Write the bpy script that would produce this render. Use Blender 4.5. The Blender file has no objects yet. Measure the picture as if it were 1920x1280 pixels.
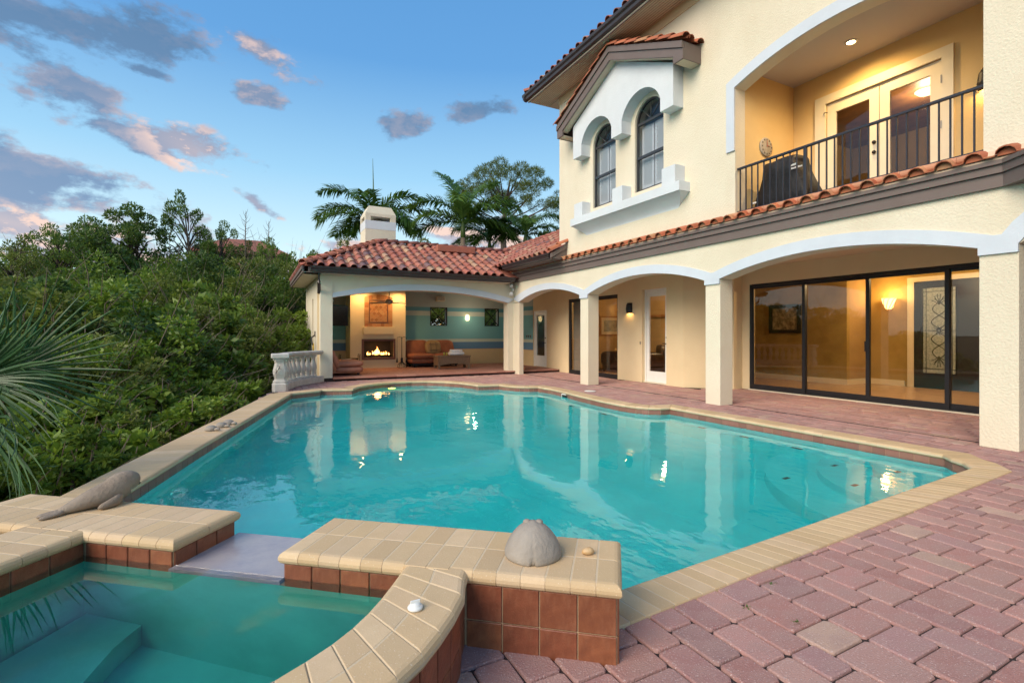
import bpy, bmesh, math, random
import numpy as np
from mathutils import Matrix, Vector
R = math.radians
rnd = random.Random(7)
# ------------------------------------------------------------------ camera, sky, sun, exposure
sc = bpy.context.scene
COL = sc.collection
cam_d = bpy.data.cameras.new('camera'); cam = bpy.data.objects.new('camera', cam_d); COL.objects.link(cam)
cam_d.sensor_width = 36; cam_d.lens = 36 * 930 / 1920; cam_d.shift_y = -15 / 1920
cam_d.clip_start = 0.05; cam_d.clip_end = 3000
cam.location = (0, 0, 1.35); cam.rotation_euler = (R(90), 0, -math.atan2(480, 930))
sc.camera = cam
SUN_EL, SUN_AZ = R(34), R(250)          # azimuth clockwise from +Y
world = bpy.data.worlds.new('World'); sc.world = world; world.use_nodes = True
SKY_STRENGTH = 0.10
sun_d = bpy.data.lights.new('sun', 'SUN'); sun_o = bpy.data.objects.new('sun', sun_d); COL.objects.link(sun_o)
sun_d.energy = 2.6; sun_d.angle = R(45); sun_d.color = (1, .85, .67)
sv = Vector((math.sin(SUN_AZ) * math.cos(SUN_EL), math.cos(SUN_AZ) * math.cos(SUN_EL), math.sin(SUN_EL)))
sun_o.rotation_euler = sv.to_track_quat('Z', 'Y').to_euler()
sun_o.location = (-20, 0, 30)
vs = sc.view_settings
vs.view_transform = 'Standard'; vs.look = 'None'; vs.exposure = 0.72; vs.gamma = 1; vs.use_curve_mapping = False
sc.render.engine = 'CYCLES'
cy = sc.cycles
cy.use_denoising = True; cy.max_bounces = 10; cy.diffuse_bounces = 4; cy.glossy_bounces = 4
cy.transmission_bounces = 8; cy.transparent_max_bounces = 12; cy.sample_clamp_indirect = 6


class N:
    """tiny node-tree helper"""
    def __init__(s, tree):
        s.t = tree; s.n = tree.nodes; s.l = tree.links
    def __call__(s, typ, ins=None, **kw):
        nd = s.n.new(typ)
        for k, v in kw.items(): setattr(nd, k, v)
        for k, v in (ins or {}).items():
            if isinstance(v, bpy.types.NodeSocket): s.l.new(v, nd.inputs[k])
            else: nd.inputs[k].default_value = v
        return nd
    def math(s, op, a, b=0.0, c=None):
        d = {0: a, 1: b}
        if c is not None: d[2] = c
        return s('ShaderNodeMath', d, operation=op).outputs[0]
    def vmath(s, op, a, b=(0, 0, 0)):
        nd = s('ShaderNodeVectorMath', {0: a, 1: b}, operation=op)
        return nd.outputs['Value'] if op in ('DOT_PRODUCT', 'LENGTH', 'DISTANCE') else nd.outputs[0]
    def mix(s, f, a, b):
        nd = s('ShaderNodeMix', data_type='RGBA')
        for i, v in ((0, f), (6, a), (7, b)):
            if isinstance(v, bpy.types.NodeSocket): s.l.new(v, nd.inputs[i])
            elif i == 0: nd.inputs[0].default_value = v
            else: nd.inputs[i].default_value = tuple(v)[:3] + (1,)
        return nd.outputs[2]
    def ramp(s, f, stops, interp='LINEAR'):
        nd = s('ShaderNodeValToRGB', {0: f}); cr = nd.color_ramp; cr.interpolation = interp
        while len(cr.elements) < len(stops): cr.elements.new(0.5)
        for e, (p, c) in zip(cr.elements, stops):
            e.position = p; e.color = (c, c, c, 1) if isinstance(c, (int, float)) else tuple(c) + (1,)
        return nd.outputs[0]
    def noise(s, vec, scale, detail=4, rough=.5, dim='3D', out=0):
        return s('ShaderNodeTexNoise', {'Vector': vec, 'Scale': scale, 'Detail': detail, 'Roughness': rough}).outputs[out]


def px_dir(u, v):
    f = Vector((480, 930, 0)).normalized(); r = Vector((f.y, -f.x, 0)); return (f + r * ((u - 960) / 930) + Vector((0, 0, 1)) * ((625 - v) / 930)).normalized()
# cloud banks of the evening sky: where they stand (bearing given as picture points), half width, half height, tilt, how much of it glows
CLOUDS = [(60, 15, 320, 78, -4, .0), (120, 130, 215, 74, 22, .0), (290, 262, 165, 52, 14, .16), (372, 296, 88, 48, 18, .85), (50, 335, 270, 74, 12, .05), (40, 408, 260, 34, 6, 1.0), (480, 96, 75, 36, 14, .45), (485, 380, 66, 16, 32, .55), (890, 202, 75, 20, 2, .0), (760, 226, 55, 20, -18, .12), (225, 250, 90, 26, 4, .05), (270, 130, 60, 16, 8, .0), (470, 170, 60, 22, 10, .3),
          (960, 455, 70, 60, 0, 1.0), (860, 440, 90, 40, 0, 1.0), (590, 470, 120, 36, 0, 1.0), (200, 470, 260, 40, 0, .8), (-300, 250, 260, 70, 10, .2), (-700, 120, 300, 80, -6, .1)]
def build_world():
    n = N(world.node_tree); n.n.clear()
    out = n('ShaderNodeOutputWorld'); bg = n('ShaderNodeBackground', {'Strength': SKY_STRENGTH})
    n.l.new(bg.outputs[0], out.inputs[0])
    sky = n('ShaderNodeTexSky', sky_type='NISHITA', sun_disc=False, sun_elevation=SUN_EL, sun_rotation=SUN_AZ,
            altitude=0, air_density=1.0, dust_density=0.6, ozone_density=2.2)
    tc = n('ShaderNodeTexCoord'); d = n.vmath('NORMALIZE', tc.outputs['Generated'])
    sp = n('ShaderNodeSeparateXYZ', {0: d}); z = n.math('MAXIMUM', sp.outputs[2], 0.0)
    # evening air: pale and greenish low down, deepening to blue overhead, the same all round
    grad = n.ramp(z, [(0.0, (5.3, 6.4, 6.6)), (.15, (4.6, 6.2, 6.6)), (.29, (2.4, 4.5, 6.2)), (.47, (.85, 2.5, 5.0)), (.8, (.5, 1.8, 4.1))])
    skyc = n.mix(.86, sky.outputs[0], grad)
    # clouds
    w = n.noise(n.vmath('MULTIPLY', d, (1, 1, 1.6)), 3.0, 3, .5, out=1)
    dw = n.vmath('ADD', d, n.vmath('MULTIPLY', n.vmath('SUBTRACT', w, (.5, .5, .5)), (.10, .10, .07)))
    cov = None; glow = None
    for u, v, rx, ry, tilt, g in CLOUDS:
        c = px_dir(u, v); h = Vector((c.y, -c.x, 0)).normalized(); vv = h.cross(c); ca, sa = math.cos(R(-tilt)), math.sin(R(-tilt))
        k = (1 + ((u - 960) / 930) ** 2) ** .5; ax = (h * ca + vv * sa) * (930 * k / rx); ay = (vv * ca - h * sa) * (930 * k / ry)
        p = n.vmath('SUBTRACT', dw, tuple(c)); a = n.vmath('DOT_PRODUCT', p, tuple(ax)); b = n.vmath('DOT_PRODUCT', p, tuple(ay))
        e = n.math('SUBTRACT', 1.0, n.math('SQRT', n.math('ADD', n.math('MULTIPLY', a, a), n.math('MULTIPLY', b, b))))
        cov = e if cov is None else n.math('MAXIMUM', cov, e)
        if g:
            q = n.math('MULTIPLY', n.math('MAXIMUM', n.math('ADD', e, .35), 0.0), g); glow = q if glow is None else n.math('MAXIMUM', glow, q)
    # the rest of the sky carries the same kind of broken cloud
    far = n.math('SUBTRACT', n.math('MULTIPLY', n.noise(n.vmath('ADD', n.vmath('MULTIPLY', d, (1, 1, 2.2)), (4, 1, 2)), 2.1, 2, .5), 3.0), 1.75)
    back = n('ShaderNodeMapRange', {'Value': n.vmath('DOT_PRODUCT', d, (.459, .889, 0)), 'From Min': .35, 'From Max': -.1}).outputs[0]
    cov = n.math('MAXIMUM', cov, n.math('SUBTRACT', n.math('MULTIPLY', far, back), n.math('MULTIPLY', n.math('SUBTRACT', 1.0, back), 3.0)))
    dn = n.vmath('MULTIPLY', d, (1, 1, 1.9))
    n1 = n.noise(dn, 9.5, 9, .62); n2 = n.noise(n.vmath('ADD', dn, (.016, -.010, .026)), 9.5, 9, .62)
    den = n.math('ADD', cov, n.math('MULTIPLY', n.math('SUBTRACT', n1, .515), 4.0))
    mask = n('ShaderNodeMapRange', {'Value': den, 'From Min': .05, 'From Max': .62}, interpolation_type='SMOOTHSTEP').outputs[0]
    lit = n('ShaderNodeMapRange', {'Value': n.math('SUBTRACT', n1, n2), 'From Min': -.01, 'From Max': .10}).outputs[0]
    edge = n('ShaderNodeMapRange', {'Value': den, 'From Min': .9, 'From Max': .2}).outputs[0]
    lit = n.math('MINIMUM', n.math('ADD', n.math('MULTIPLY', n.math('MULTIPLY', lit, edge), n.ramp(z, [(.2, .5), (.5, .12)])), n.math('MULTIPLY', glow, n.math('ADD', .35, lit))), 1.0)
    body = n.mix(n.ramp(z, [(.1, 0.0), (.55, 1.0)]), (1.35, 2.1, 3.4), (.62, 1.3, 2.3)); cc = n.mix(lit, body, (6.2, 4.4, 3.7))
    col = n.mix(n.math('MULTIPLY', mask, .92), skyc, cc)
    n.l.new(col, bg.inputs[0])


build_world()

# ------------------------------------------------------------------ materials
MATS = {}
def mat(name, col, rough=.7, var=0.0, vscale=3.0, col2=None, bump=0.0, bscale=60.0, rand=0.0, metal=0.0, spec=.5, ramp=None, bdist=.01, detail=6, speck=None, coat=0.0, dirt=None):
    """procedural Principled material in object space; rand/ramp give piece-to-piece variation"""
    m = bpy.data.materials.new(name); m.use_nodes = True; MATS[name] = m
    n = N(m.node_tree); b = n.n['Principled BSDF']
    tc = n('ShaderNodeTexCoord').outputs['Object']
    c = None
    r = None
    if ramp or rand:
        oi = n('ShaderNodeObjectInfo').outputs['Random']; gi = n('ShaderNodeNewGeometry').outputs['Random Per Island']
        r = n.math('FRACT', n.math('ADD', n.math('MULTIPLY', oi, 7.31), gi))
    if ramp: c = n.ramp(r, ramp, 'CONSTANT')
    else: c = n.mix(0.0, col, col)
    if rand:
        hv = n('ShaderNodeHueSaturation', {'Color': c, 'Value': n.math('ADD', n.math('MULTIPLY', n.math('FRACT', n.math('MULTIPLY', r, 13.7)), 2 * rand), 1 - rand),
                                           'Hue': n.math('ADD', n.math('MULTIPLY', n.math('FRACT', n.math('MULTIPLY', r, 5.3)), rand * .06), .5 - rand * .03)})
        c = hv.outputs[0]
    if var:
        no = n.noise(tc, vscale, detail, .6)
        f = n.ramp(no, [(.35, 0.0), (.68, 1.0)])
        c2 = col2 if col2 else tuple(max(0, x * (1 - var)) for x in col)
        c = n.mix(n.math('MULTIPLY', f, 1.0 if col2 else 1.0), c, c2) if not (ramp or rand) else n.mix(n.math('MULTIPLY', f, var), c, c2)
    if speck:
        sn = n.noise(tc, speck[0], 2, .5); c = n.mix(n.ramp(sn, [(speck[1], 0.0), (speck[1] + .05, .7)]), c, speck[2])
    if dirt:
        dn = n.noise(n.vmath('MULTIPLY', tc, (1, 1, .35)), dirt[0], 7, .65)
        c = n.mix(n.ramp(dn, [(.48, 0.0), (.78, dirt[1])]), c, dirt[2])
    n.l.new(c, b.inputs['Base Color'])
    b.inputs['Roughness'].default_value = rough; b.inputs['Metallic'].default_value = metal
    b.inputs['Specular IOR Level'].default_value = spec; b.inputs['Coat Weight'].default_value = coat
    if bump:
        bn = n.noise(tc, bscale, 5, .6)
        bp = n('ShaderNodeBump', {'Height': bn, 'Strength': bump, 'Distance': bdist})
        n.l.new(bp.outputs[0], b.inputs['Normal'])
    return m

def emis(name, col, strength):
    m = bpy.data.materials.new(name); m.use_nodes = True; MATS[name] = m
    n = N(m.node_tree); n.n.clear()
    o = n('ShaderNodeOutputMaterial'); e = n('ShaderNodeEmission', {0: tuple(col) + (1,), 1: strength}); n.l.new(e.outputs[0], o.inputs[0])
    return m

def glass(name, tint, ior=1.5, rough=0.0, extra=0.0, wav=None, gain=1.7):
    """thin pane: what lies behind shows through, mirror reflection by Fresnel"""
    m = bpy.data.materials.new(name); m.use_nodes = True; MATS[name] = m
    n = N(m.node_tree); n.n.clear()
    o = n('ShaderNodeOutputMaterial')
    t = n('ShaderNodeBsdfTransparent', {0: tuple(tint) + (1,)}); g = n('ShaderNodeBsdfGlossy', {'Roughness': rough})
    ge = n('ShaderNodeNewGeometry'); cs = n.math('ABSOLUTE', n.vmath('DOT_PRODUCT', ge.outputs['Normal'], ge.outputs['Incoming']))
    fr = n.math('ADD', .04, n.math('MULTIPLY', .96, n.math('POWER', n.math('SUBTRACT', 1.0, cs), 5.0)))   # Schlick, the same from both sides
    if wav:
        tc = n('ShaderNodeTexCoord').outputs['Object']
        bp = n('ShaderNodeBump', {'Height': n.noise(tc, wav[0], 2), 'Strength': wav[1], 'Distance': .01}); n.l.new(bp.outputs[0], g.inputs['Normal'])
    f = n.math('MINIMUM', n.math('ADD', n.math('MULTIPLY', fr, gain), extra), 1.0)
    mx = n('ShaderNodeMixShader', {0: f, 1: t.outputs[0], 2: g.outputs[0]}); n.l.new(mx.outputs[0], o.inputs[0])
    return m

def water(name, absorb, dens, ripple, rscale):
    m = bpy.data.materials.new(name); m.use_nodes = True; MATS[name] = m
    n = N(m.node_tree); n.n.clear()
    o = n('ShaderNodeOutputMaterial'); tc = n('ShaderNodeTexCoord').outputs['Object']
    a = n.noise(n.vmath('MULTIPLY', tc, (1.0, .55, 1)), rscale, 2, .45)
    b = n.noise(n.vmath('MULTIPLY', tc, (.7, 1.0, 1)), rscale * .23, 2, .4)
    calm = n.ramp(n.noise(tc, .35, 1, .4), [(.38, .25), (.62, 1.0)])
    h = n.math('MULTIPLY', n.math('ADD', a, n.math('MULTIPLY', b, 1.6)), calm)
    bp = n('ShaderNodeBump', {'Height': h, 'Strength': ripple, 'Distance': .02})
    g = n('ShaderNodeBsdfGlass', {'IOR': 1.33, 'Roughness': 0.0, 'Normal': bp.outputs[0]})
    v = n('ShaderNodeVolumeAbsorption', {0: tuple(absorb) + (1,), 1: dens})
    n.l.new(g.outputs[0], o.inputs[0]); n.l.new(v.outputs[0], o.inputs[1])
    return m

CREAM = (.74, .675, .53)
mat('stucco', CREAM, .9, bump=.6, bscale=38, bdist=.02, var=.05, vscale=.9, col2=(.70, .63, .48), spec=.25, dirt=(.8, .45, (.58, .49, .36)))
mat('stucco_smooth', (.75, .60, .38), .9, bump=.3, bscale=45, bdist=.012, var=.05, vscale=1.2, col2=(.70, .555, .345), spec=.25)  # same cream as the facade, warm porch light put into the colour
mat('stucco_gold', (.72, .52, .25), .9, bump=.3, bscale=45, bdist=.012, var=.05, vscale=1.5, col2=(.68, .48, .22), spec=.25)
mat('white_stucco', (.66, .70, .73), .9, bump=.45, bscale=40, bdist=.015, var=.05, vscale=1.4, col2=(.60, .64, .67), spec=.25, dirt=(1.3, .35, (.58, .58, .56)))
mat('white_trim', (.60, .65, .71), .7, bump=.25, bscale=40, bdist=.01, var=.05, vscale=2, col2=(.55, .60, .66), spec=.3)
mat('white_paint', (.78, .77, .74), .4, var=.03, vscale=4, col2=(.73, .72, .68))
mat('cream_paint', (.74, .66, .50), .45, var=.03, vscale=3, col2=(.70, .62, .46))
mat('brown_fascia', (.150, .112, .096), .55, var=.2, vscale=3, col2=(.165, .125, .11), bump=.1, bscale=25)
mat('gutter_brown', (.035, .026, .027), .35, var=.2, vscale=6, col2=(.05, .038, .036))
mat('soffit', (.62, .53, .40), .8, var=.08, vscale=3, col2=(.55, .46, .34))
mat('ceiling_grey', (.50, .46, .43), .9, bump=.2, bscale=60)
mat('ceiling_cream', (.66, .54, .36), .9, bump=.2, bscale=60)
TERR = [(0, (.42, .135, .085)), (.28, (.46, .17, .11)), (.5, (.37, .115, .075)), (.68, (.50, .31, .19)), (.8, (.20, .115, .115)), (.9, (.44, .20, .14))]
mat('roof_tile', (.42, .14, .09), .8, ramp=TERR, rand=.14, var=.45, vscale=4.5, col2=(.13, .085, .075), bump=.3, bscale=40)
mat('ridge_tile', (.40, .13, .08), .8, rand=.16, var=.5, vscale=6, col2=(.20, .10, .075), bump=.3, bscale=40)
mat('skirt_tile', (.47, .145, .065), .8, ramp=[(0, (.47, .15, .07)), (.55, (.41, .12, .055)), (.8, (.52, .27, .14))], rand=.12, var=.35, vscale=9, col2=(.28, .09, .05), bump=.25, bscale=50)
mat('mortar_cream', (.60, .47, .34), .9, bump=.3, bscale=30)
mat('curb_terracotta', (.50, .24, .14), .8, rand=.12, var=.2, vscale=8, bump=.2, bscale=60)
PAV = [(0, (.425, .215, .188)), (.16, (.455, .245, .212)), (.32, (.385, .195, .178)), (.46, (.44, .225, .196)), (.6, (.465, .265, .225)), (.74, (.375, .210, .198)), (.88, (.48, .315, .245)), (.95, (.41, .195, .165))]
mat('paver', (.33, .17, .155), .88, ramp=PAV, rand=.15, var=.6, vscale=9, col2=(.46, .30, .265), bump=1.0, bscale=110, bdist=.009, speck=(130, .62, (.70, .58, .54)), dirt=(3.0, .35, (.26, .15, .13)))
mat('joint_sand', (.045, .030, .027), .95, var=.3, vscale=12, bump=.4, bscale=120)
mat('slab_paver', (.36, .17, .125), .85, ramp=[(0, (.36, .165, .12)), (.5, (.40, .20, .15)), (.8, (.32, .14, .105))], rand=.12, var=.3, vscale=8, bump=.3, bscale=90)
mat('coping', (.60, .42, .22), .8, ramp=[(0, (.60, .435, .25)), (.4, (.565, .405, .225)), (.7, (.63, .465, .285))], rand=.09, var=.40, vscale=12, col2=(.52, .37, .205), bump=.35, bscale=150, bdist=.004, speck=(170, .66, (.76, .66, .50)))
mat('grout_light', (.60, .48, .32), .95, bump=.3, bscale=120)
mat('coping_far', (.58, .42, .25), .8, var=.10, vscale=9, col2=(.53, .37, .21), bump=.35, bscale=150, bdist=.004)
mat('spa_tile', (.27, .088, .04), .42, rand=.22, var=.85, vscale=16, col2=(.15, .045, .022), bump=.25, bscale=70, detail=9, dirt=(22, .45, (.38, .17, .09)))
mat('pool_tile', (.27, .125, .09), .4, rand=.2, var=.4, vscale=14, col2=(.22, .10, .075), bump=.15, bscale=60)
mat('grout_tan', (.47, .33, .20), .9)
mat('plaster', (.080, .82, .83), .7, var=.2, vscale=1.6, col2=(.06, .72, .74), bump=.15, bscale=30)
mat('spa_plaster', (.085, .60, .49), .7, var=.5, vscale=2.2, col2=(.06, .46, .36), bump=.15, bscale=30)
mat('marker_tile', (.03, .12, .12), .4)
mat('spill_stone', (.38, .35, .36), .18, var=.15, vscale=8, col2=(.30, .28, .32), bump=.3, bscale=50, bdist=.004)
mat('sculpt', (.31, .25, .19), .85, var=.4, vscale=7, col2=(.20, .155, .115), bump=.6, bscale=55, bdist=.012, dirt=(9, .6, (.19, .15, .11)))
mat('sculpt_grey', (.33, .29, .245), .9, var=.4, vscale=8, col2=(.27, .235, .195), bump=.7, bscale=45, bdist=.01, dirt=(6, .5, (.42, .38, .33)))
mat('cast_stone', (.60, .575, .53), .85, var=.3, vscale=5, col2=(.47, .44, .39), bump=.4, bscale=40, dirt=(3, .6, (.33, .30, .26)))
mat('black_metal', (.016, .016, .019), .45, var=.2, vscale=9, metal=.2)
mat('rail_metal', (.03, .032, .042), .4, var=.2, vscale=9, metal=.2)
mat('bronze_frame', (.028, .026, .028), .4, var=.2, vscale=5, metal=.3)
mat('window_frame', (.035, .036, .04), .4)
mat('shutter', (.80, .80, .79), .5)
mat('black_cover', (.004, .004, .006), .6, bump=.5, bscale=7, bdist=.05, var=.2, vscale=5)
mat('suede', (.36, .125, .06), .9, var=.35, vscale=5, col2=(.26, .085, .04), bump=.2, bscale=14, bdist=.02)
mat('suede_pink', (.44, .20, .13), .9, var=.3, vscale=5, col2=(.36, .15, .095), bump=.2, bscale=14, bdist=.02)
mat('wicker', (.22, .135, .075), .7, var=.4, vscale=30, col2=(.14, .085, .05), bump=.8, bscale=110)
mat('towel', (.74, .73, .72), .95, bump=.6, bscale=120, var=.08, vscale=12)
mat('lemon', (.68, .60, .08), .5)
mat('leather', (.03, .013, .009), .35, bump=.3, bscale=20, var=.3, vscale=4)
mat('amber_wall', (.40, .275, .085), .8, var=.35, vscale=1.6, col2=(.29, .19, .05), detail=8)
mat('amber_plain', (.44, .29, .13), .8, var=.2, vscale=1.4)
mat('wood_panel', (.30, .13, .045), .5, var=.35, vscale=4)
mat('travertine', (.50, .36, .24), .25, var=.25, vscale=3, col2=(.43, .30, .19))
mat('dark_door', (.016, .014, .014), .4)
mat('leaded', (.36, .40, .41), .12, var=.5, vscale=22, col2=(.20, .25, .25), bump=.7, bscale=40, bdist=.02)
mat('came', (.05, .055, .055), .3, metal=.6)
mat('firebox', (.028, .022, .020), .9, var=.3, vscale=12)
mat('copper_frame', (.20, .075, .045), .5, var=.35, vscale=18, col2=(.12, .045, .03))
mat('mosaic', (.46, .21, .08), .5, ramp=[(0, (.47, .22, .085)), (.4, (.38, .15, .05)), (.65, (.53, .28, .12)), (.85, (.30, .115, .04))], rand=.12, var=.3, vscale=20)
mat('mosaic_grout', (.50, .34, .19), .9)
mat('log', (.05, .03, .02), .9, var=.5, vscale=20)
mat('screen_black', (.006, .006, .007), .15)
mat('plastic_white', (.75, .75, .72), .35)
mat('plastic_cream', (.66, .58, .42), .45)
mat('nickel', (.33, .30, .27), .35, metal=.8)
mat('fan_blade', (.20, .15, .12), .5)
mat('clock_stone', (.42, .37, .30), .7, var=.3, vscale=20)
mat('clock_red', (.35, .10, .07), .7)
mat('picture_paper', (.46, .38, .26), .6, var=.9, vscale=9, col2=(.06, .05, .04), detail=8)
mat('picture_sea', (.38, .36, .30), .6, var=.9, vscale=5, col2=(.12, .13, .12), detail=8)
mat('mat_board', (.52, .45, .33), .7)
mat('blind', (.34, .33, .33), .7)
mat('far_wall', (.42, .26, .17), .9, var=.1, vscale=1)
mat('far_roof', (.33, .12, .075), .85, var=.4, vscale=3, col2=(.22, .08, .055), bump=.6, bscale=6)
mat('ground_soil', (.06, .055, .03), .95, var=.5, vscale=.6, col2=(.035, .05, .018), bump=.5, bscale=6)
mat('retaining', (.42, .36, .28), .9, var=.3, vscale=2, bump=.3, bscale=20)
def leafmat(name, a, b, c, rough=.5, trans=.36):
    m = bpy.data.materials.new(name); m.use_nodes = True; MATS[name] = m
    n = N(m.node_tree); p = n.n['Principled BSDF']; o = n.n['Material Output']
    gi = n('ShaderNodeNewGeometry').outputs['Random Per Island']; oi = n('ShaderNodeObjectInfo').outputs['Random']
    tc = n('ShaderNodeTexCoord').outputs['Object']
    cl = n.noise(tc, 1.6, 3, .6)
    f = n.math('ADD', n.math('MULTIPLY', gi, .55), n.math('MULTIPLY', cl, .45))
    f = n.math('ADD', f, n.math('MULTIPLY', n.math('SUBTRACT', oi, .5), .40))
    col = n.ramp(f, [(.2, a), (.52, b), (.84, c)])
    n.l.new(col, p.inputs['Base Color']); p.inputs['Roughness'].default_value = rough; p.inputs['Specular IOR Level'].default_value = .35
    t = n('ShaderNodeBsdfTranslucent', {0: (1, 1, 1, 1)}); n.l.new(n.mix(.35, col, (.26, .36, .03)), t.inputs[0])
    mx = n('ShaderNodeMixShader', {0: trans, 1: p.outputs[0], 2: t.outputs[0]}); n.l.new(mx.outputs[0], o.inputs[0])
    return m
leafmat('leaf_bright', (.095, .170, .018), (.175, .275, .032), (.29, .39, .065), .4)
leafmat('leaf_mid', (.060, .118, .018), (.120, .200, .032), (.21, .300, .055))
leafmat('leaf_dark', (.036, .080, .020), (.076, .142, .034), (.140, .220, .055))
leafmat('leaf_olive', (.095, .125, .022), (.165, .205, .042), (.28, .31, .08))
leafmat('leaf_palm', (.042, .105, .020), (.088, .178, .032), (.16, .26, .055), .4)
leafmat('leaf_blue', (.028, .080, .028), (.058, .135, .048), (.14, .225, .105), .35, .1)
leafmat('needle', (.080, .108, .020), (.145, .178, .036), (.22, .25, .065))
mat('bark', (.10, .075, .055), .95, var=.4, vscale=8, col2=(.06, .045, .035), bump=.6, bscale=18)
mat('bark_pale', (.22, .17, .125), .95, var=.4, vscale=8, col2=(.14, .105, .08), bump=.5, bscale=18)
mat('palm_stem', (.10, .16, .04), .5, var=.3, vscale=5)
mat('petiole', (.13, .21, .035), .4, var=.3, vscale=6)
GL_SL = glass('glass_slider', (.90, .86, .80), 1.5, gain=1.25)
GL_WIN = glass('glass_window', (.86, .88, .90), 1.5, gain=1.0)
GL_CLR = glass('glass_clear', (.93, .93, .92), 1.5, gain=1.2)
WATER_POOL = water('water_pool', (.0, .88, .88), .28, .26, 7.0)
WATER_SPA = water('water_spa', (.08, .72, .78), .40, .03, 4)
mat('outdoor_black', (.01, .01, .01), .6)

def stripes_mat():
    m = bpy.data.materials.new('painted_stripes'); m.use_nodes = True; MATS['painted_stripes'] = m
    n = N(m.node_tree); b = n.n['Principled BSDF']
    tc = n('ShaderNodeTexCoord').outputs['Object']; z = n('ShaderNodeSeparateXYZ', {0: tc}).outputs[2]
    wob = n.math('MULTIPLY', n.math('SUBTRACT', n.noise(tc, 4, 2), .5), .008)
    f = n.math('DIVIDE', n.math('ADD', z, wob), 4.0)
    st = [(0, (.74, .53, .27)), (.70, (.58, .25, .19)), (.715, (.115, .245, .40)), (.985, (.60, .64, .52)), (1.115, (.18, .44, .47)), (2.05, (.50, .56, .50)), (2.24, (.11, .33, .41)), (2.40, (.42, .47, .44))]
    c = n.ramp(f, [(p / 4, q) for p, q in st], 'CONSTANT')
    c = n.mix(n.math('MULTIPLY', n.noise(tc, 2.5, 6, .6), .28), c, (.20, .27, .25))
    n.l.new(c, b.inputs['Base Color']); b.inputs['Roughness'].default_value = .85
    bp = n('ShaderNodeBump', {'Height': n.noise(tc, 45, 5), 'Strength': .25, 'Distance': .01}); n.l.new(bp.outputs[0], b.inputs['Normal'])
stripes_mat()

def M(m): return MATS[m] if isinstance(m, str) else m

# ------------------------------------------------------------------ mesh helpers
OFF = set()
def link(o, parent=None):
    COL.objects.link(o)
    if parent is not None:
        o.parent = parent
        if parent.name in OFF: o.matrix_parent_inverse = Matrix.Translation(-Vector(parent.location))
    return o
def tag(o, label=None, cat=None, group=None, kind=None):
    if label: o['label'] = label
    if cat: o['category'] = cat
    if group: o['group'] = group
    if kind: o['kind'] = kind
    return o
def thing(name, loc, label, cat, group=None):
    o = bpy.data.objects.new(name, None); COL.objects.link(o); o.location = loc; o.empty_display_size = .2; OFF.add(o.name)
    return tag(o, label, cat, group)
def me_from(name, v, f, m, smooth=False):
    me = bpy.data.meshes.new(name); me.from_pydata([tuple(p) for p in v], [], [tuple(q) for q in f]); me.update()
    if m is not None: me.materials.append(M(m))
    if smooth: me.polygons.foreach_set('use_smooth', [True] * len(me.polygons))
    return me
def mk(name, v, f, m, parent=None, smooth=False):
    return link(bpy.data.objects.new(name, me_from(name, v, f, m, smooth)), parent)
def from_bm(name, bm, m, parent=None, smooth=False, angle=None):
    bmesh.ops.recalc_face_normals(bm, faces=bm.faces[:])
    me = bpy.data.meshes.new(name); bm.to_mesh(me); bm.free(); me.materials.append(M(m))
    if smooth: me.polygons.foreach_set('use_smooth', [True] * len(me.polygons))
    if angle: me.set_sharp_from_angle(angle=R(angle))
    return link(bpy.data.objects.new(name, me), parent)
def bbox(bm, x0, x1, y0, y1, z0, z1, bev=0.0, seg=2, rot=0, piv=None):
    r = bmesh.ops.create_cube(bm, size=1)
    vs_ = r['verts']
    bmesh.ops.scale(bm, vec=(x1 - x0, y1 - y0, z1 - z0), verts=vs_)
    bmesh.ops.translate(bm, vec=((x0 + x1) / 2, (y0 + y1) / 2, (z0 + z1) / 2), verts=vs_)
    if bev:
        es = list({e for v in vs_ for e in v.link_edges})
        rr = bmesh.ops.bevel(bm, geom=es, offset=bev, segments=seg, affect='EDGES', profile=.5)
        vs_ = rr['verts']
    if rot:
        piv = piv or ((x0 + x1) / 2, (y0 + y1) / 2, 0)
        bmesh.ops.rotate(bm, cent=piv, matrix=Matrix.Rotation(rot, 3, 'Z'), verts=vs_)
    return vs_
def box(name, x0, x1, y0, y1, z0, z1, m, parent=None, bev=0.0, seg=2, rot=0, piv=None):
    bm = bmesh.new(); bbox(bm, x0, x1, y0, y1, z0, z1, bev, seg, rot, piv)
    return from_bm(name, bm, m, parent)
def boxes(name, lst, m, parent=None, bev=0.0):
    bm = bmesh.new()
    for b in lst: bbox(bm, *b, bev=bev)
    return from_bm(name, bm, m, parent)
def prism(name, axis, outer, holes, c0, c1, m, parent=None, smooth=False):
    """outline with holes in the plane across `axis`, given thickness c0..c1"""
    bm = bmesh.new()
    def P(p): return {'x': (c0, p[0], p[1]), 'y': (p[0], c0, p[1]), 'z': (p[0], p[1], c0)}[axis]
    es = []
    for lp in [outer] + list(holes):
        vv = [bm.verts.new(P(p)) for p in lp]
        es += [bm.edges.new((vv[i], vv[(i + 1) % len(vv)])) for i in range(len(vv))]
    bmesh.ops.triangle_fill(bm, edges=es, use_beauty=True)
    fs = bm.faces[:]
    ex = bmesh.ops.extrude_face_region(bm, geom=fs)
    d = c1 - c0; vec = {'x': (d, 0, 0), 'y': (0, d, 0), 'z': (0, 0, d)}[axis]
    bmesh.ops.translate(bm, vec=vec, verts=[g for g in ex['geom'] if isinstance(g, bmesh.types.BMVert)])
    return from_bm(name, bm, m, parent)
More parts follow.
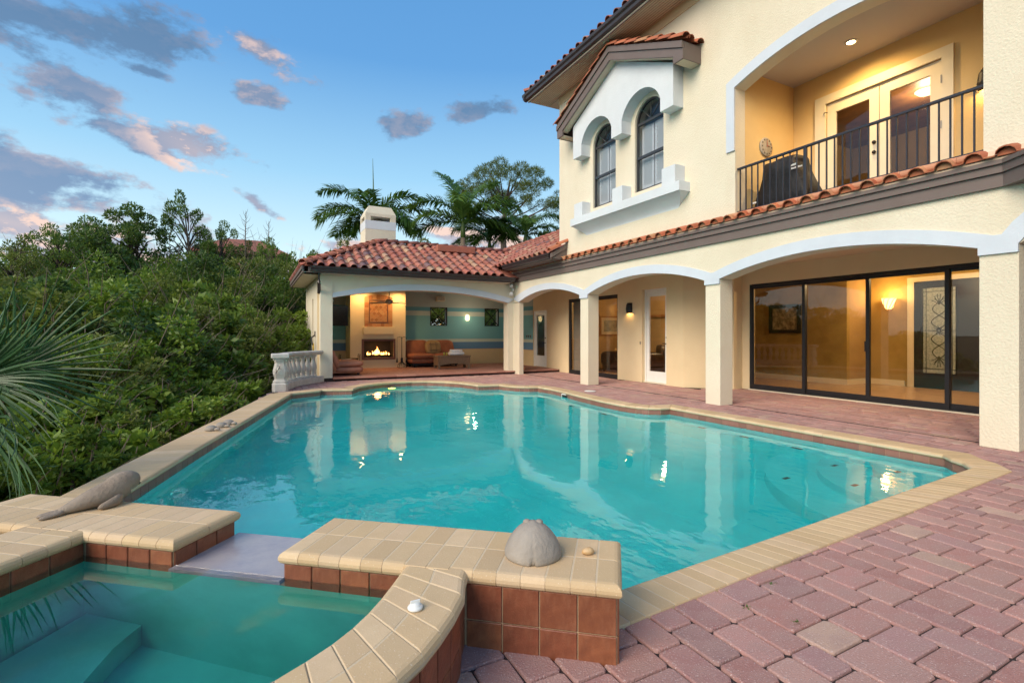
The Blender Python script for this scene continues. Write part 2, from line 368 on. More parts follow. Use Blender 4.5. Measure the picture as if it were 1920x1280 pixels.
def ring(name, axis, oc, ic, c0, c1, m, parent=None):
    k = len(oc); P = {'x': lambda p, c: (c, p[0], p[1]), 'y': lambda p, c: (p[0], c, p[1])}[axis]
    V = [P(p, c0) for p in oc] + [P(p, c0) for p in ic] + [P(p, c1) for p in oc] + [P(p, c1) for p in ic]; F = []
    for i in range(k):
        j = (i + 1) % k; F += [(i, j, k + j, k + i), (2 * k + i, 3 * k + i, 3 * k + j, 2 * k + j), (i, 2 * k + i, 2 * k + j, j), (k + i, k + j, 3 * k + j, 3 * k + i)]
    o = mk(name, V, F, m, parent); bm = bmesh.new(); bm.from_mesh(o.data); bmesh.ops.recalc_face_normals(bm, faces=bm.faces[:]); bm.to_mesh(o.data); bm.free(); return o
def arc(a0, a1, zs, zc, n=24):
    """circular segment from (a0,zs) over crown zc to (a1,zs)"""
    w = abs(a1 - a0) / 2; s = zc - zs; r = (w * w + s * s) / (2 * s); mid = (a0 + a1) / 2; cz = zc - r
    t0 = math.asin(min(1, w / r)); sg = 1 if a1 > a0 else -1
    if s > w: t0 = math.pi - t0
    return [(mid + sg * r * math.sin(-t0 + 2 * t0 * i / n), cz + r * math.cos(-t0 + 2 * t0 * i / n)) for i in range(n + 1)]
def tube_np(paths, seg=5):
    """paths: list of (points, radii); one joined mesh"""
    V, F = [], []
    for pts, rad in paths:
        base = len(V); pts = [Vector(p) for p in pts]
        for i, p in enumerate(pts):
            d = (pts[min(i + 1, len(pts) - 1)] - pts[max(i - 1, 0)])
            if d.length < 1e-9: d = Vector((0, 0, 1))
            d.normalize(); u = d.orthogonal() if abs(d.z) > .95 else d.cross(Vector((0, 0, 1))); u.normalize(); w = d.cross(u)
            for k in range(seg):
                a = 2 * math.pi * k / seg; V.append(p + (u * math.cos(a) + w * math.sin(a)) * rad[i])
        for i in range(len(pts) - 1):
            for k in range(seg):
                a, b = base + i * seg + k, base + i * seg + (k + 1) % seg
                F.append((a, b, b + seg, a + seg))
        F.append(tuple(base + k for k in range(seg))[::-1]); e = base + (len(pts) - 1) * seg; F.append(tuple(e + k for k in range(seg)))
    return V, F
def tube(name, paths, m, parent=None, seg=6, smooth=True):
    if paths and not isinstance(paths[0][0][0], (tuple, list, Vector)): paths = [paths]
    v, f = tube_np(paths, seg); return mk(name, v, f, m, parent, smooth)
def lathe(name, prof, c, m, parent=None, seg=16, sq=None, smooth=True, caps=True):
    """profile [(r,z)] round the vertical through c; sq = indices of profile rows drawn square"""
    V, F = [], []
    for i, (r, z) in enumerate(prof):
        for k in range(seg):
            a = 2 * math.pi * (k + .5) / seg; x, y = math.cos(a), math.sin(a)
            if sq and i in sq: s = 1 / max(abs(x), abs(y)); x, y = x * s, y * s
            V.append((c[0] + r * x, c[1] + r * y, c[2] + z))
    for i in range(len(prof) - 1):
        for k in range(seg):
            a, b = i * seg + k, i * seg + (k + 1) % seg; F.append((a, b, b + seg, a + seg))
    if caps: F.append(tuple(range(seg))[::-1]); F.append(tuple((len(prof) - 1) * seg + k for k in range(seg)))
    return mk(name, V, F, m, parent, smooth)
def mesh_np(name, v, q, m):
    me = bpy.data.meshes.new(name); nv, nq = len(v), len(q)
    me.vertices.add(nv); me.vertices.foreach_set('co', np.asarray(v, np.float32).ravel())
    me.loops.add(nq * 4); me.loops.foreach_set('vertex_index', np.asarray(q, np.int32).ravel())
    me.polygons.add(nq); me.polygons.foreach_set('loop_start', np.arange(0, nq * 4, 4, dtype=np.int32))
    me.update(calc_edges=True); me.materials.append(M(m))
    return me
def poly_off(poly, offs):
    """inset a CCW polygon by per-edge distances (edge i: vertex i -> i+1)"""
    n = len(poly); out = []
    L = []
    for i in range(n):
        (x0, y0), (x1, y1) = poly[i], poly[(i + 1) % n]; dx, dy = x1 - x0, y1 - y0; l = math.hypot(dx, dy) or 1e-9
        nx, ny = -dy / l, dx / l; L.append((nx, ny, nx * x0 + ny * y0 + offs[i]))
    for i in range(n):
        a, b = L[i - 1], L[i]; det = a[0] * b[1] - a[1] * b[0]
        if abs(det) < 1e-4:
            out.append((poly[i][0] + b[0] * offs[i], poly[i][1] + b[1] * offs[i]))
        else: out.append(((a[2] * b[1] - b[2] * a[1]) / det, (a[0] * b[2] - b[0] * a[2]) / det))
    return out
def ccw(p):
    return p if sum(p[i][0] * p[(i + 1) % len(p)][1] - p[(i + 1) % len(p)][0] * p[i][1] for i in range(len(p))) > 0 else p[::-1]
def slab_vf(poly, nose, z1, th, gap=.0015, r=None, n=5):
    """a coping stone: plan polygon (CCW), full bullnose on flagged edges, top at z1"""
    r = r or th / 2; V, F = [], []; k = len(poly)
    for i in range(n + 1):
        t = -math.pi / 2 + math.pi * i / n
        ins = r - r * math.cos(t); zz = z1 - th / 2 + (th / 2) * math.sin(t)
        soft = .004 if i in (0, n) else (.001 if i in (1, n - 1) else 0)
        q = poly_off(poly, [ins if nose[j] else gap + soft for j in range(k)])
        V += [(x, y, zz) for x, y in q]
    for i in range(n):
        for j in range(k):
            a, b = i * k + j, i * k + (j + 1) % k; F.append((a, b, b + k, a + k))
    F.append(tuple(range(k))[::-1]); F.append(tuple(n * k + j for j in range(k)))
    return V, F
def slab(name, poly, nose, z1, th, m, parent, gap=.0015, r=None, n=5):
    v, f = slab_vf(poly, nose, z1, th, gap, r, n); o = mk(name, v, f, m, parent); return o

def lamp_point(name, loc, watts, col, parent, radius=.05, spot=None):
    d = bpy.data.lights.new(name, 'SPOT' if spot else 'POINT'); d.energy = watts; d.color = col; d.shadow_soft_size = radius
    if spot: d.spot_size = R(spot); d.spot_blend = .8
    o = bpy.data.objects.new(name, d); link(o, parent); o.location = loc; return o
WARM = (1, .62, .27)

# ------------------------------------------------------------------ ground and deck
def inside(p, poly):
    x, y = p; c = False; n = len(poly)
    for i in range(n):
        (x0, y0), (x1, y1) = poly[i], poly[i - 1]
        if (y0 > y) != (y1 > y) and x < (x1 - x0) * (y - y0) / (y1 - y0) + x0: c = not c
    return c
def terrain():
    n = 60; V = []; F = []
    def g(i): t = (i / n) * 2 - 1; return 700 * math.copysign(abs(t) ** 2.4, t)
    for j in range(n + 1):
        for i in range(n + 1):
            x, y = g(i), g(j); V.append((x, y, -1.7 + (.25 * math.sin(x * .11) * math.cos(y * .09) if math.hypot(x, y) < 200 else 0)))
    for j in range(n):
        for i in range(n): a = j * (n + 1) + i; F.append((a, a + 1, a + n + 2, a + n + 1))
    tag(mk('ground', V, F, 'ground_soil'), kind='structure')
terrain()

POOL = [(1.42, 2.045), (6.38, 2.31), (6.56, 2.45), (6.64, 2.58), (6.77, 2.70), (6.75, 4.0), (6.72, 5.6), (6.70, 6.71), (6.52, 6.74), (6.34, 6.87), (6.21, 7.08), (6.14, 7.45), (6.15, 8.1), (6.22, 8.9), (6.33, 9.7), (6.37, 10.3), (6.33, 10.86),
        (6.12, 10.93), (5.92, 11.08), (5.76, 11.35), (5.66, 11.72), (5.12, 11.84), (5.08, 12.25), (4.93, 12.72), (4.66, 13.16), (4.28, 13.50), (3.88, 13.66), (3.45, 13.68), (3.05, 13.56), (2.66, 13.30), (2.35, 12.97), (2.16, 12.60), (2.08, 12.40), (1.40, 12.62), (1.36, 12.50), (.73, 12.20), (-.66, 6.62), (-1.02, 5.1), (-1.20, 4.25), (-.98, 4.0)]
NP_ = len(POOL)
D_, N_ = Vector((-.777, .629)), Vector((.629, .777)); F0 = Vector((1.31, 1.57))
def W(s, t): p = F0 + D_ * s + N_ * t; return (p.x, p.y)
POOL[-1] = W(3.33, .40); POOL.append(W(.25, .40)); NP_ = len(POOL)
POOL = ccw(POOL)
iL = POOL.index((.73, 12.20)); iL2 = POOL.index((-1.20, 4.25))
i_spa0 = NP_ - 2                          # edge W(3.33)->W(.25) lies along the raised spa wall
wid = [.30] * NP_
for i in range(iL, iL2): wid[i] = .46
wid[0] = .26
wid[NP_ - 1] = .26
POOL_OUT = poly_off(POOL, [-w for w in wid])
WALLP = poly_off(POOL, [-.03] * NP_)
ARM_IN = [(.60, 2.20), (.485, 2.03), (.38, 1.89), (.26, 1.77), (.12, 1.68), (-.02, 1.61), (-.25, 1.55), (-.5, 1.56), (-.8, 1.68), (-1.1, 1.95)]
SPA = ccw(ARM_IN + [W(2.70, -1.0), W(2.70, .02), W(.97, .02)])
SPA_OUT = ccw([W(-.0, .0), W(.64, 0), (.74, 1.80), (.61, 1.66), (.48, 1.53), (.33, 1.43), (.12, 1.33), (-.25, 1.21), (-.6, 1.22), (-1.0, 1.38), (-1.4, 1.75), W(3.15, -1.0), W(3.15, 0), W(3.7, 0), W(3.7, .45), W(0, .47)])

bed = prism('deck_bed', 'z', [(-2.2, -3), (10.7, -3), (10.7, 14.95), (.75, 14.95), (.36, 13.2), (-1.02, 6.6), (-1.62, 4.3), (-2.2, 3.2)],
            [poly_off(POOL, [-.12] * NP_), poly_off(SPA, [-.045] * len(SPA))], -.30, -.014, 'joint_sand')
tag(bed, kind='structure'); bed.name = 'deck'
# retaining wall that carries the deck above the mangroves
ret = [(.75, 14.95), (.36, 13.2), (-1.02, 6.6), (-1.62, 4.3), (-2.2, 3.2), (-2.2, -3)]
tag(prism('retaining_wall', 'z', ret + [(x + .22, y + .02) for x, y in ret[::-1]], [], -1.9, -.302, 'retaining'), 'low masonry retaining wall under the left edge of the pool deck', 'wall')

# --- pavers: running skyline fill with three sizes
U, UY = .0815, .0885
def paver_layout(x0, x1, y0, y1, rg):
    wn = int((x1 - x0) / U); hs = [0] * wn; out = []; hmax = int((y1 - y0) / UY)
    while True:
        lo = min(hs)
        if lo >= hmax: break
        i = hs.index(lo); j = i
        while j < wn and hs[j] == lo: j += 1
        g = j - i
        if g == 1: hs[i] = min([hs[k] for k in (i - 1, i + 1) if 0 <= k < wn]); continue
        opts = [p for p in (2, 3) if p <= g and g - p != 1]
        w = rg.choice(opts) if opts else g
        h = rg.choice([2, 2, 2, 3]) if w == 3 else rg.choice([2, 3, 3])
        out.append((x0 + i * U, y0 + lo * UY, w, h))
        for k in range(i, i + w): hs[k] = lo + h
    return out
def paver_mesh(w, h):
    a, b = w * U, h * UY; c = .013; o = []
    pts = [(c, 0), (a - c, 0), (a, c), (a, b - c), (a - c, b), (c, b), (0, b - c), (0, c)]
    pts = [(x - a / 2, y - b / 2) for x, y in pts]
    V = []
    for ins, z in ((.0050, -.03), (.0042, -.011), (.0065, -.004), (.0120, 0.0)):
        for x, y in pts:
            V.append((x - math.copysign(ins, x), y - math.copysign(ins, y), z))
    F = []
    for k in range(3):
        for i in range(8): p, q = k * 8 + i, k * 8 + (i + 1) % 8; F.append((p, q, q + 8, p + 8))
    F.append(tuple(24 + i for i in range(8)))
    return V, F
PM = {}
for w in (2, 3, 4):
    for h in (2, 3):
        v, f = paver_mesh(w, h); PM[(w, h)] = (v, f, me_from('paver', v, f, 'paver'))
FW = Vector((480, 930)).normalized(); RT = Vector((FW.y, -FW.x))
def proj(x, y, z=0.0):
    d = x * FW.x + y * FW.y; l = x * RT.x + y * RT.y
    if d < .15: return None
    return 960 + 930 * l / d, 625 - 930 * (z - 1.35) / d, d
def build_pavers():
    rg = random.Random(3); lay = paver_layout(-2.0, 10.6, -.8, 14.75, rg); keep = []
    for x, y, w, h in lay:
        if (w, h) not in PM: continue
        a, b = w * U, h * UY; cs = [(x, y), (x + a, y), (x + a, y + b), (x, y + b)]; c = (x + a / 2, y + b / 2)
        if any(inside(p, POOL) for p in cs) or all(inside(p, POOL_OUT) for p in cs): continue
        if any(inside(p, SPA) for p in cs) or all(inside(p, SPA_OUT) for p in cs): continue
        if c[0] > 9.5 and c[1] > 8.6: continue
        if c[0] < -1.02 + (c[1] - 6.6) * .209 + .1 and c[1] > 4: continue
        if c[0] < .2 and 1.0 < c[1] < 5: continue
        q = proj(*c)
        vis = q is not None and -200 < q[0] < 2150 and q[1] < 1480
        if not vis: continue
        size = a * b / (q[2] ** 3); inn = -10 < q[0] < 1930 and q[1] < 1290
        keep.append((size * (1 if inn else .001), c, w, h))
    keep.sort(reverse=True)
    V, F = [], []
    for k, (s, c, w, h) in enumerate(keep):
        dz = rg.uniform(-.0022, .0022); rz = rg.gauss(0, .008); v, f, me = PM[(w, h)]; tx, ty = rg.gauss(0, .006), rg.gauss(0, .006)
        if k < 300:
            o = bpy.data.objects.new('paver', me); link(o, bed); o.location = (c[0], c[1], dz); o.rotation_euler = (tx, ty, rz)
        else:
            b0 = len(V); cr, sr = math.cos(rz), math.sin(rz)
            V += [(c[0] + x * cr - y * sr, c[1] + x * sr + y * cr, z + dz + x * ty * -1 + y * tx) for x, y, z in v]
            F += [tuple(b0 + i for i in q) for q in f]
    tag(mk('paving', V, F, 'paver', bed), kind='stuff')
build_pavers()
# slot drain along the porch edge
box('drain_channel', 7.95, 7.985, .2, 14.4, -.02, .004, 'outdoor_black', bed)

# ------------------------------------------------------------------ pool
def pool():
    bm = bmesh.new(); zf = -1.25
    lo = [bm.verts.new((x, y, zf)) for x, y in WALLP]; hi = [bm.verts.new((x, y, -.03)) for x, y in WALLP]
    for i in range(NP_):
        j = (i + 1) % NP_; bm.faces.new((lo[i], lo[j], hi[j], hi[i]))
    bmesh.ops.triangle_fill(bm, edges=[bm.edges.get((lo[i], lo[(i + 1) % NP_])) for i in range(NP_)], use_beauty=True)
    basin = from_bm('pool_basin', bm, 'plaster'); tag(basin, kind='structure')
    # ledges under water: bench round the far and right wall, curved corner steps
    far = POOL[1:iL + 1]
    inn = poly_off(POOL, [.0] + [.34] * (NP_ - 1))[1:iL + 1]
    prism('bench_ledge', 'z', far + inn[::-1], [], -1.24, -.50, 'plaster', basin)
    def fan(c, a0, a1, r, n=14): return [c] + [(c[0] + r * math.cos(R(a0 + (a1 - a0) * i / n)), c[1] + r * math.sin(R(a0 + (a1 - a0) * i / n))) for i in range(n + 1)]
    c = (6.75, 2.33)
    for r, z in ((.95, -.34), (1.5, -.60), (2.05, -.86)):
        prism('step', 'z', fan(c, 91, 178, r), [], -1.245, z, 'plaster', basin)
    for r, a, z in ((.75, 130, -.34), (1.32, 116, -.6), (1.32, 150, -.6), (1.85, 135, -.86)):
        x, y = c[0] + r * math.cos(R(a)), c[1] + r * math.sin(R(a))
        box('marker_tile', x - .05, x + .05, y - .022, y + .022, z, z + .006, 'marker_tile', basin)
    for y in (4.2, 5.0, 5.8): box('marker_tile', 6.46, 6.53, y - .07, y + .07, -.5, -.494, 'marker_tile', basin)
    for y in (7.6, 8.7): box('marker_tile', 5.86, 5.93, y - .07, y + .07, -.5, -.494, 'marker_tile', basin)
    # waterline tiles
    gv, gf = [], []
    tm = {}
    for i in range(NP_):
        (x0, y0), (x1, y1) = WALLP[i], WALLP[(i + 1) % NP_]; l = math.hypot(x1 - x0, y1 - y0)
        if i >= i_spa0 - 1 or l < .02: continue
        n = max(1, round(l / .152)); dx, dy = (x1 - x0) / l, (y1 - y0) / l; nx, ny = -dy, dx
        wq = l / n - .004; key = round(wq, 3)
        if key not in tm:
            v = [(-wq / 2, 0, -.19), (wq / 2, 0, -.19), (wq / 2, 0, -.042), (-wq / 2, 0, -.042), (-wq / 2, .007, -.19), (wq / 2, .007, -.19), (wq / 2, .007, -.042), (-wq / 2, .007, -.042)]
            tm[key] = me_from('waterline_tile', v, [(4, 5, 6, 7), (0, 1, 5, 4), (3, 7, 6, 2), (0, 4, 7, 3), (1, 2, 6, 5)], 'pool_tile')
        for k in range(n):
            t = (k + .5) / n; o = bpy.data.objects.new('waterline_tile', tm[key]); link(o, basin)
            o.location = (x0 + (x1 - x0) * t, y0 + (y1 - y0) * t, 0); o.rotation_euler = (0, 0, math.atan2(dy, dx))
        b = len(gv); e = .003
        gv += [(x0 + nx * e, y0 + ny * e, -.192), (x1 + nx * e, y1 + ny * e, -.192), (x1 + nx * e, y1 + ny * e, -.04), (x0 + nx * e, y0 + ny * e, -.04)]; gf.append((b, b + 1, b + 2, b + 3))
    mk('tile_grout', gv, gf, 'grout_tan', basin)
    # coping stones
    cop = bpy.data.objects.new('pool_coping', me_from('pool_coping', [(0, 0, 0)], [], None))
    gV, gF = [], []
    for i in range(NP_):
        a, b = Vector(POOL[i]), Vector(POOL[(i + 1) % NP_]); A, B = Vector(POOL_OUT[i]), Vector(POOL_OUT[(i + 1) % NP_])
        l = (b - a).length
        if i >= i_spa0: continue
        if i == iL2: continue
        pitch = .098 if i in (0,) else (.16 if iL <= i < iL2 else .125)
        n = max(1, round(l / pitch))
        v, f = slab_vf([a, A, B, b], [0, 0, 0, 1], .0105, .055, .004, n=5); k0 = len(gV); gV += v; gF += [tuple(k0 + q for q in ff) for ff in f]
        for k in range(n):
            t0, t1 = k / n, (k + 1) / n
            slab('coping_stone', [a.lerp(b, t0), A.lerp(B, t0), A.lerp(B, t1), a.lerp(b, t1)], [0, 0, 0, 1], .012, .058, 'coping', cop)
    me = me_from('pool_coping', gV, gF, 'grout_light'); cop.data = me; COL.objects.link(cop); tag(cop, kind='structure')
    # water body
    bm = bmesh.new(); wp = poly_off(POOL, [-.045] * NP_)
    lo = [bm.verts.new((x, y, -1.3)) for x, y in wp]; hi = [bm.verts.new((x, y, -.118)) for x, y in wp]
    for i in range(NP_): j = (i + 1) % NP_; bm.faces.new((lo[i], lo[j], hi[j], hi[i]))
    for L in (lo, hi): bmesh.ops.triangle_fill(bm, edges=[bm.edges.get((L[i], L[(i + 1) % NP_])) for i in range(NP_)], use_beauty=True)
    tag(from_bm('pool_water', bm, 'water_pool'), kind='structure')
    # skimmer mouth, return fittings, lamp
    sk = thing('pool_skimmer', (6.37, 9.6, -.1), 'white plastic skimmer mouth set in the waterline tiles', 'skimmer')
    box('frame', 6.335, 6.375, 9.44, 9.76, -.17, -.05, 'plastic_white', sk, .006); box('mouth', 6.325, 6.36, 9.48, 9.72, -.15, -.07, 'outdoor_black', sk)
    li = thing('pool_lamp', (3.3, 13.6, -.35), 'round underwater lamp glowing yellow in the far pool wall', 'lamp')
    lathe('rim', [(.0, 0), (.13, 0), (.13, .03), (.1, .04)], (0, 0, 0), 'plastic_white', li, 20)
    lathe('lens', [(.0, .0), (.1, .0), (.07, .03), (0.0, .045)], (0, 0, .035), emis('lamp_yellow', (1, .78, .12), 9), li, 20)
    for o in li.children: o.matrix_parent_inverse = Matrix(); o.rotation_euler = (R(90), 0, 0)
    lid = lathe('skimmer_lid', [(.0, 0), (.135, 0), (.135, .006), (.125, .010), (.03, .011), (0, .009)], (6.93, 9.45, .004), 'plastic_white', None, 28)
    tag(lid, 'white round skimmer lid set flat in the paving', 'lid')
    return basin
pool()

# ------------------------------------------------------------------ raised spa
def spa():
    zt, th = .33, .062
    sp_ = thing('spa', (0, 2.4, 0), 'raised spa with tan bullnose coping and terracotta tile walls', 'spa')
    # masses of the walls
    V, F = [], []
    def mass(poly, z0, z1):
        poly = ccw(poly); k = len(poly); b = len(V)
        V.extend([(x, y, z0) for x, y in poly] + [(x, y, z1) for x, y in poly])
        F.append(tuple(b + i for i in range(k))[::-1]); F.append(tuple(b + k + i for i in range(k)))
        for i in range(k): j = (i + 1) % k; F.append((b + i, b + j, b + k + j, b + k + i))
    mass([W(.02, .025), W(1.55, .025), W(1.55, .44), W(.02, .44)], -1.2, zt - .05)
    mass([W(2.175, .025), W(3.66, .025), W(3.66, .425), W(2.175, .425)], -1.2, zt - .05)
    mass([W(1.551, .03), W(2.174, .03), W(2.174, .425), W(1.551, .425)], -1.2, .15)
    mass([W(2.725, .02), W(3.10, .02), W(3.10, -1.3), W(2.725, -1.3)], -1.2, zt - .05)
    ARM_OUT = [(.785, 1.955), (.735, 1.81), (.61, 1.665), (.48, 1.53), (.33, 1.43), (.12, 1.33), (-.25, 1.21), (-.6, 1.22), (-1.0, 1.38), (-1.4, 1.75)]
    ai = [Vector((.655, 2.275))] + [Vector(p) for p in ARM_IN]; ao = [Vector((.84, 2.03))] + [Vector(p) for p in ARM_OUT]
    # resample both edges
    def res(pts, n):
        L = [0]
        for i in range(len(pts) - 1): L.append(L[-1] + (pts[i + 1] - pts[i]).length)
        out = []
        for k in range(n + 1):
            t = L[-1] * k / n; i = max(j for j in range(len(L)) if L[j] <= t + 1e-9); i = min(i, len(pts) - 2)
            out.append(pts[i].lerp(pts[i + 1], (t - L[i]) / (L[i + 1] - L[i])))
        return out
    def smooth(pts, it=2):
        for _ in range(it):
            q = [pts[0]]
            for i in range(len(pts) - 1): q += [pts[i].lerp(pts[i + 1], .25), pts[i].lerp(pts[i + 1], .75)]
            pts = q + [pts[-1]]
        return pts
    ai, ao = res(smooth(ai), 22), res(smooth(ao), 22)
    for i in range(22):
        a, b, c, d = ai[i], ai[i + 1], ao[i + 1], ao[i]
        m0, m1 = (a + d) / 2, (b + c) / 2
        sh = lambda p, m: m + (p - m) * .82
        mass([sh(a, m0), sh(d, m0), sh(c, m1), sh(b, m1)], -1.2, zt - .05)
    mk('wall', V, F, 'grout_tan', sp_)
    # coping
    gV, gF = [], []
    def stone(poly, nose, dz=0.0):
        poly = [tuple(p) for p in poly]
        q = ccw(poly)
        if q != poly: nose = [nose[(len(nose) - 2 - i) % len(nose)] for i in range(len(nose))]
        slab('coping_stone', q, nose, zt - dz, th, 'coping', sp_, gap=.0014, n=7)
    def bedding(poly, nose, dz=0.0):
        q = ccw([tuple(p) for p in poly])
        if q != [tuple(p) for p in poly]: nose = [nose[(len(nose) - 2 - i) % len(nose)] for i in range(len(nose))]
        v, f = slab_vf(q, nose, zt - .0012 - dz, th - .0024, 0, n=7); b = len(gV); gV.extend(v); gF.extend(tuple(b + i for i in ff) for ff in f)
    def wall_cop(s0, s1, t0, t1, n, front_open, ends):
        tm = (t0 + t1) / 2; ds = (s1 - s0) / n
        bedding([W(s0 + .004, t0 + .003), W(s1 - .004, t0 + .003), W(s1 - .004, t1 - .003), W(s0 + .004, t1 - .003)], [1, ends[1], 1, ends[0]])
        for k in range(n):
            a, b = s0 + k * ds, s0 + (k + 1) * ds; mid = (a + b) / 2; jit = .0
            e0 = k == 0 and ends[0]; e1 = k == n - 1 and ends[1]
            fo = any(p < mid < q for p, q in front_open)
            stone([W(a, t0), W(b, t0), W(b, tm), W(a, tm)], [not fo, e1, 0, e0])
            stone([W(a, tm), W(b, tm), W(b, t1), W(a, t1)], [0, e1, 1, e0])
    wall_cop(0, 1.571, 0, .47, 15, [(.72, .95)], (1, 1))
    wall_cop(2.15, 3.70, 0, .45, 15, [(2.72, 3.10)], (1, 1))
    # straight arm on the left, curved arm on the right
    n = 12
    bedding([W(2.703, -.002), W(3.117, -.002), W(3.117, -1.25), W(2.703, -1.25)], [0, 1, 0, 1], .0022)
    for k in range(n):
        t0, t1 = .05 - k * .105, .05 - (k + 1) * .105
        stone([W(2.70, t0), W(2.70, t1), W(2.91, t1), W(2.91, t0)], [1, 0, 0, 0], .0022); stone([W(2.91, t0), W(2.91, t1), W(3.12, t1), W(3.12, t0)], [0, 0, 1, 0], .0022)
    for i in range(22):
        a, b, c, d = ai[i], ai[i + 1], ao[i + 1], ao[i]; m0, m1 = (a + d) / 2, (b + c) / 2
        stone([a, b, m1, m0], [1, 0, 0, 0], .0022); stone([m0, m1, c, d], [0, 0, 1, 0], .0022)
        bedding([a, b, c, d], [1, 0, 1, 0], .0022)
    mk('coping_mortar', gV, gF, 'grout_light', sp_)
    # wall tiles, each its own piece
    tmesh = {}
    def tile_row(p0, p1, z0, z1, n, first=0.0):
        """tiles on a vertical face from p0 to p1 (outside to the right of p0->p1)"""
        p0, p1 = Vector(p0), Vector(p1); d = p1 - p0; l = d.length; d.normalize(); w = l / n
        key = (round(w, 3), round(z1 - z0, 3))
        if key not in tmesh:
            g = .0028; a, h = w / 2 - g, z1 - z0 - g; c = .003
            v = [(-a, 0, g), (a, 0, g), (a, 0, h), (-a, 0, h), (-a, -.008 + c, g), (a, -.008 + c, g), (a, -.008 + c, h), (-a, -.008 + c, h), (-a + c, -.008, g + c), (a - c, -.008, g + c), (a - c, -.008, h - c), (-a + c, -.008, h - c)]
            f = [(8, 9, 10, 11)] + [(4 + i, 4 + (i + 1) % 4, 8 + (i + 1) % 4, 8 + i) for i in range(4)] + [(i, (i + 1) % 4, 4 + (i + 1) % 4, 4 + i) for i in range(4)]
            tmesh[key] = me_from('wall_tile', v, f, 'spa_tile')
        for k in range(n):
            o = bpy.data.objects.new('wall_tile', tmesh[key]); link(o, sp_); c = p0.lerp(p1, (k + .5) / n)
            o.matrix_parent_inverse = Matrix.Translation(-Vector(sp_.location)); o.location = (c.x, c.y, z0); o.rotation_euler = (0, 0, math.atan2(d.y, d.x))
    zc = zt - th + .004
    for z0, z1 in ((zc - .158, zc), (zc - .316, zc - .158)):
        tile_row(W(.66, .025), W(.02, .025), z0, z1, 4)                     # outside front, faces the paving
        tile_row(W(.02, .025), W(.02, .44), z0, z1, 3)
        for i in range(0, 21, 1):
            c0, c1 = ao[i] + (ai[i] - ao[i]) * .09, ao[i + 1] + (ai[i + 1] - ao[i + 1]) * .09
            tile_row(c1, c0, z0, z1, 1)
    z0, z1 = zc - .158, zc
    tile_row(W(1.55, .025), W(.97, .025), z0, z1, 4); tile_row(W(2.71, .025), W(2.175, .025), z0, z1, 4)
    tile_row(W(2.725, -1.1), W(2.725, .02), z0, z1, 7)
    tile_row(W(1.55, .44), W(1.55, .025), z0, z1, 3); tile_row(W(2.175, .025), W(2.175, .425), z0, z1, 3)
    for i in range(0, 21):
        c0, c1 = ai[i] + (ao[i] - ai[i]) * .09, ai[i + 1] + (ao[i + 1] - ai[i + 1]) * .09
        tile_row(c0, c1, z0, z1, 1)
    slab('spillway', ccw([W(1.553, -.01), W(2.172, -.01), W(2.172, .46), W(1.553, .46)]), [0, 0, 0, 0], .196, .045, 'spill_stone', sp_)
    # basin, bench and water
    k = len(SPA); SP2 = poly_off(SPA, [0] + [-.021] * (k - 2) + [0]); bm = bmesh.new(); zf = -.72
    lo = [bm.verts.new((x, y, zf)) for x, y in SP2]; hi = [bm.verts.new((x, y, .117)) for x, y in SP2]
    for i in range(k): j = (i + 1) % k; bm.faces.new((lo[i], lo[j], hi[j], hi[i]))
    bmesh.ops.triangle_fill(bm, edges=[bm.edges.get((lo[i], lo[(i + 1) % k])) for i in range(k)], use_beauty=True)
    from_bm('basin', bm, 'spa_plaster', sp_)
    prism('seat_ledge', 'z', [W(2.699, .018), W(2.36, .018), W(2.33, -.15), W(2.25, -.35), W(2.13, -.6), W(2.0, -.8), W(1.9, -1.0), W(2.699, -1.0)], [], -.71, -.52, 'spa_plaster', sp_)
    bm = bmesh.new(); wp = poly_off(SPA, [-.010] + [-.028] * (k - 2) + [-.01])
    lo = [bm.verts.new((x, y, -.76)) for x, y in wp]; hi = [bm.verts.new((x, y, .203)) for x, y in wp]
    for i in range(k): j = (i + 1) % k; bm.faces.new((lo[i], lo[j], hi[j], hi[i]))
    for L in (lo, hi): bmesh.ops.triangle_fill(bm, edges=[bm.edges.get((L[i], L[(i + 1) % k])) for i in range(k)], use_beauty=True)
    tag(from_bm('spa_water', bm, 'water_spa'), kind='structure')
    dr = thing('drain_cover', (-.62, 2.02, -.72), 'round white slotted drain cover on the spa floor', 'drain')
    lathe('rim', [(0, 0), (.12, 0), (.12, .012), (.105, .02), (0, .022)], (-.62, 2.02, -.718), 'plastic_white', dr, 24)
    for i in range(16):
        a = i * math.pi / 8; box('slot', -.62 + .07, -.62 + .10, 2.02 - .006, 2.02 + .006, -.698, -.694, 'outdoor_black', dr, rot=a, piv=(-.62, 2.02, 0))
spa()

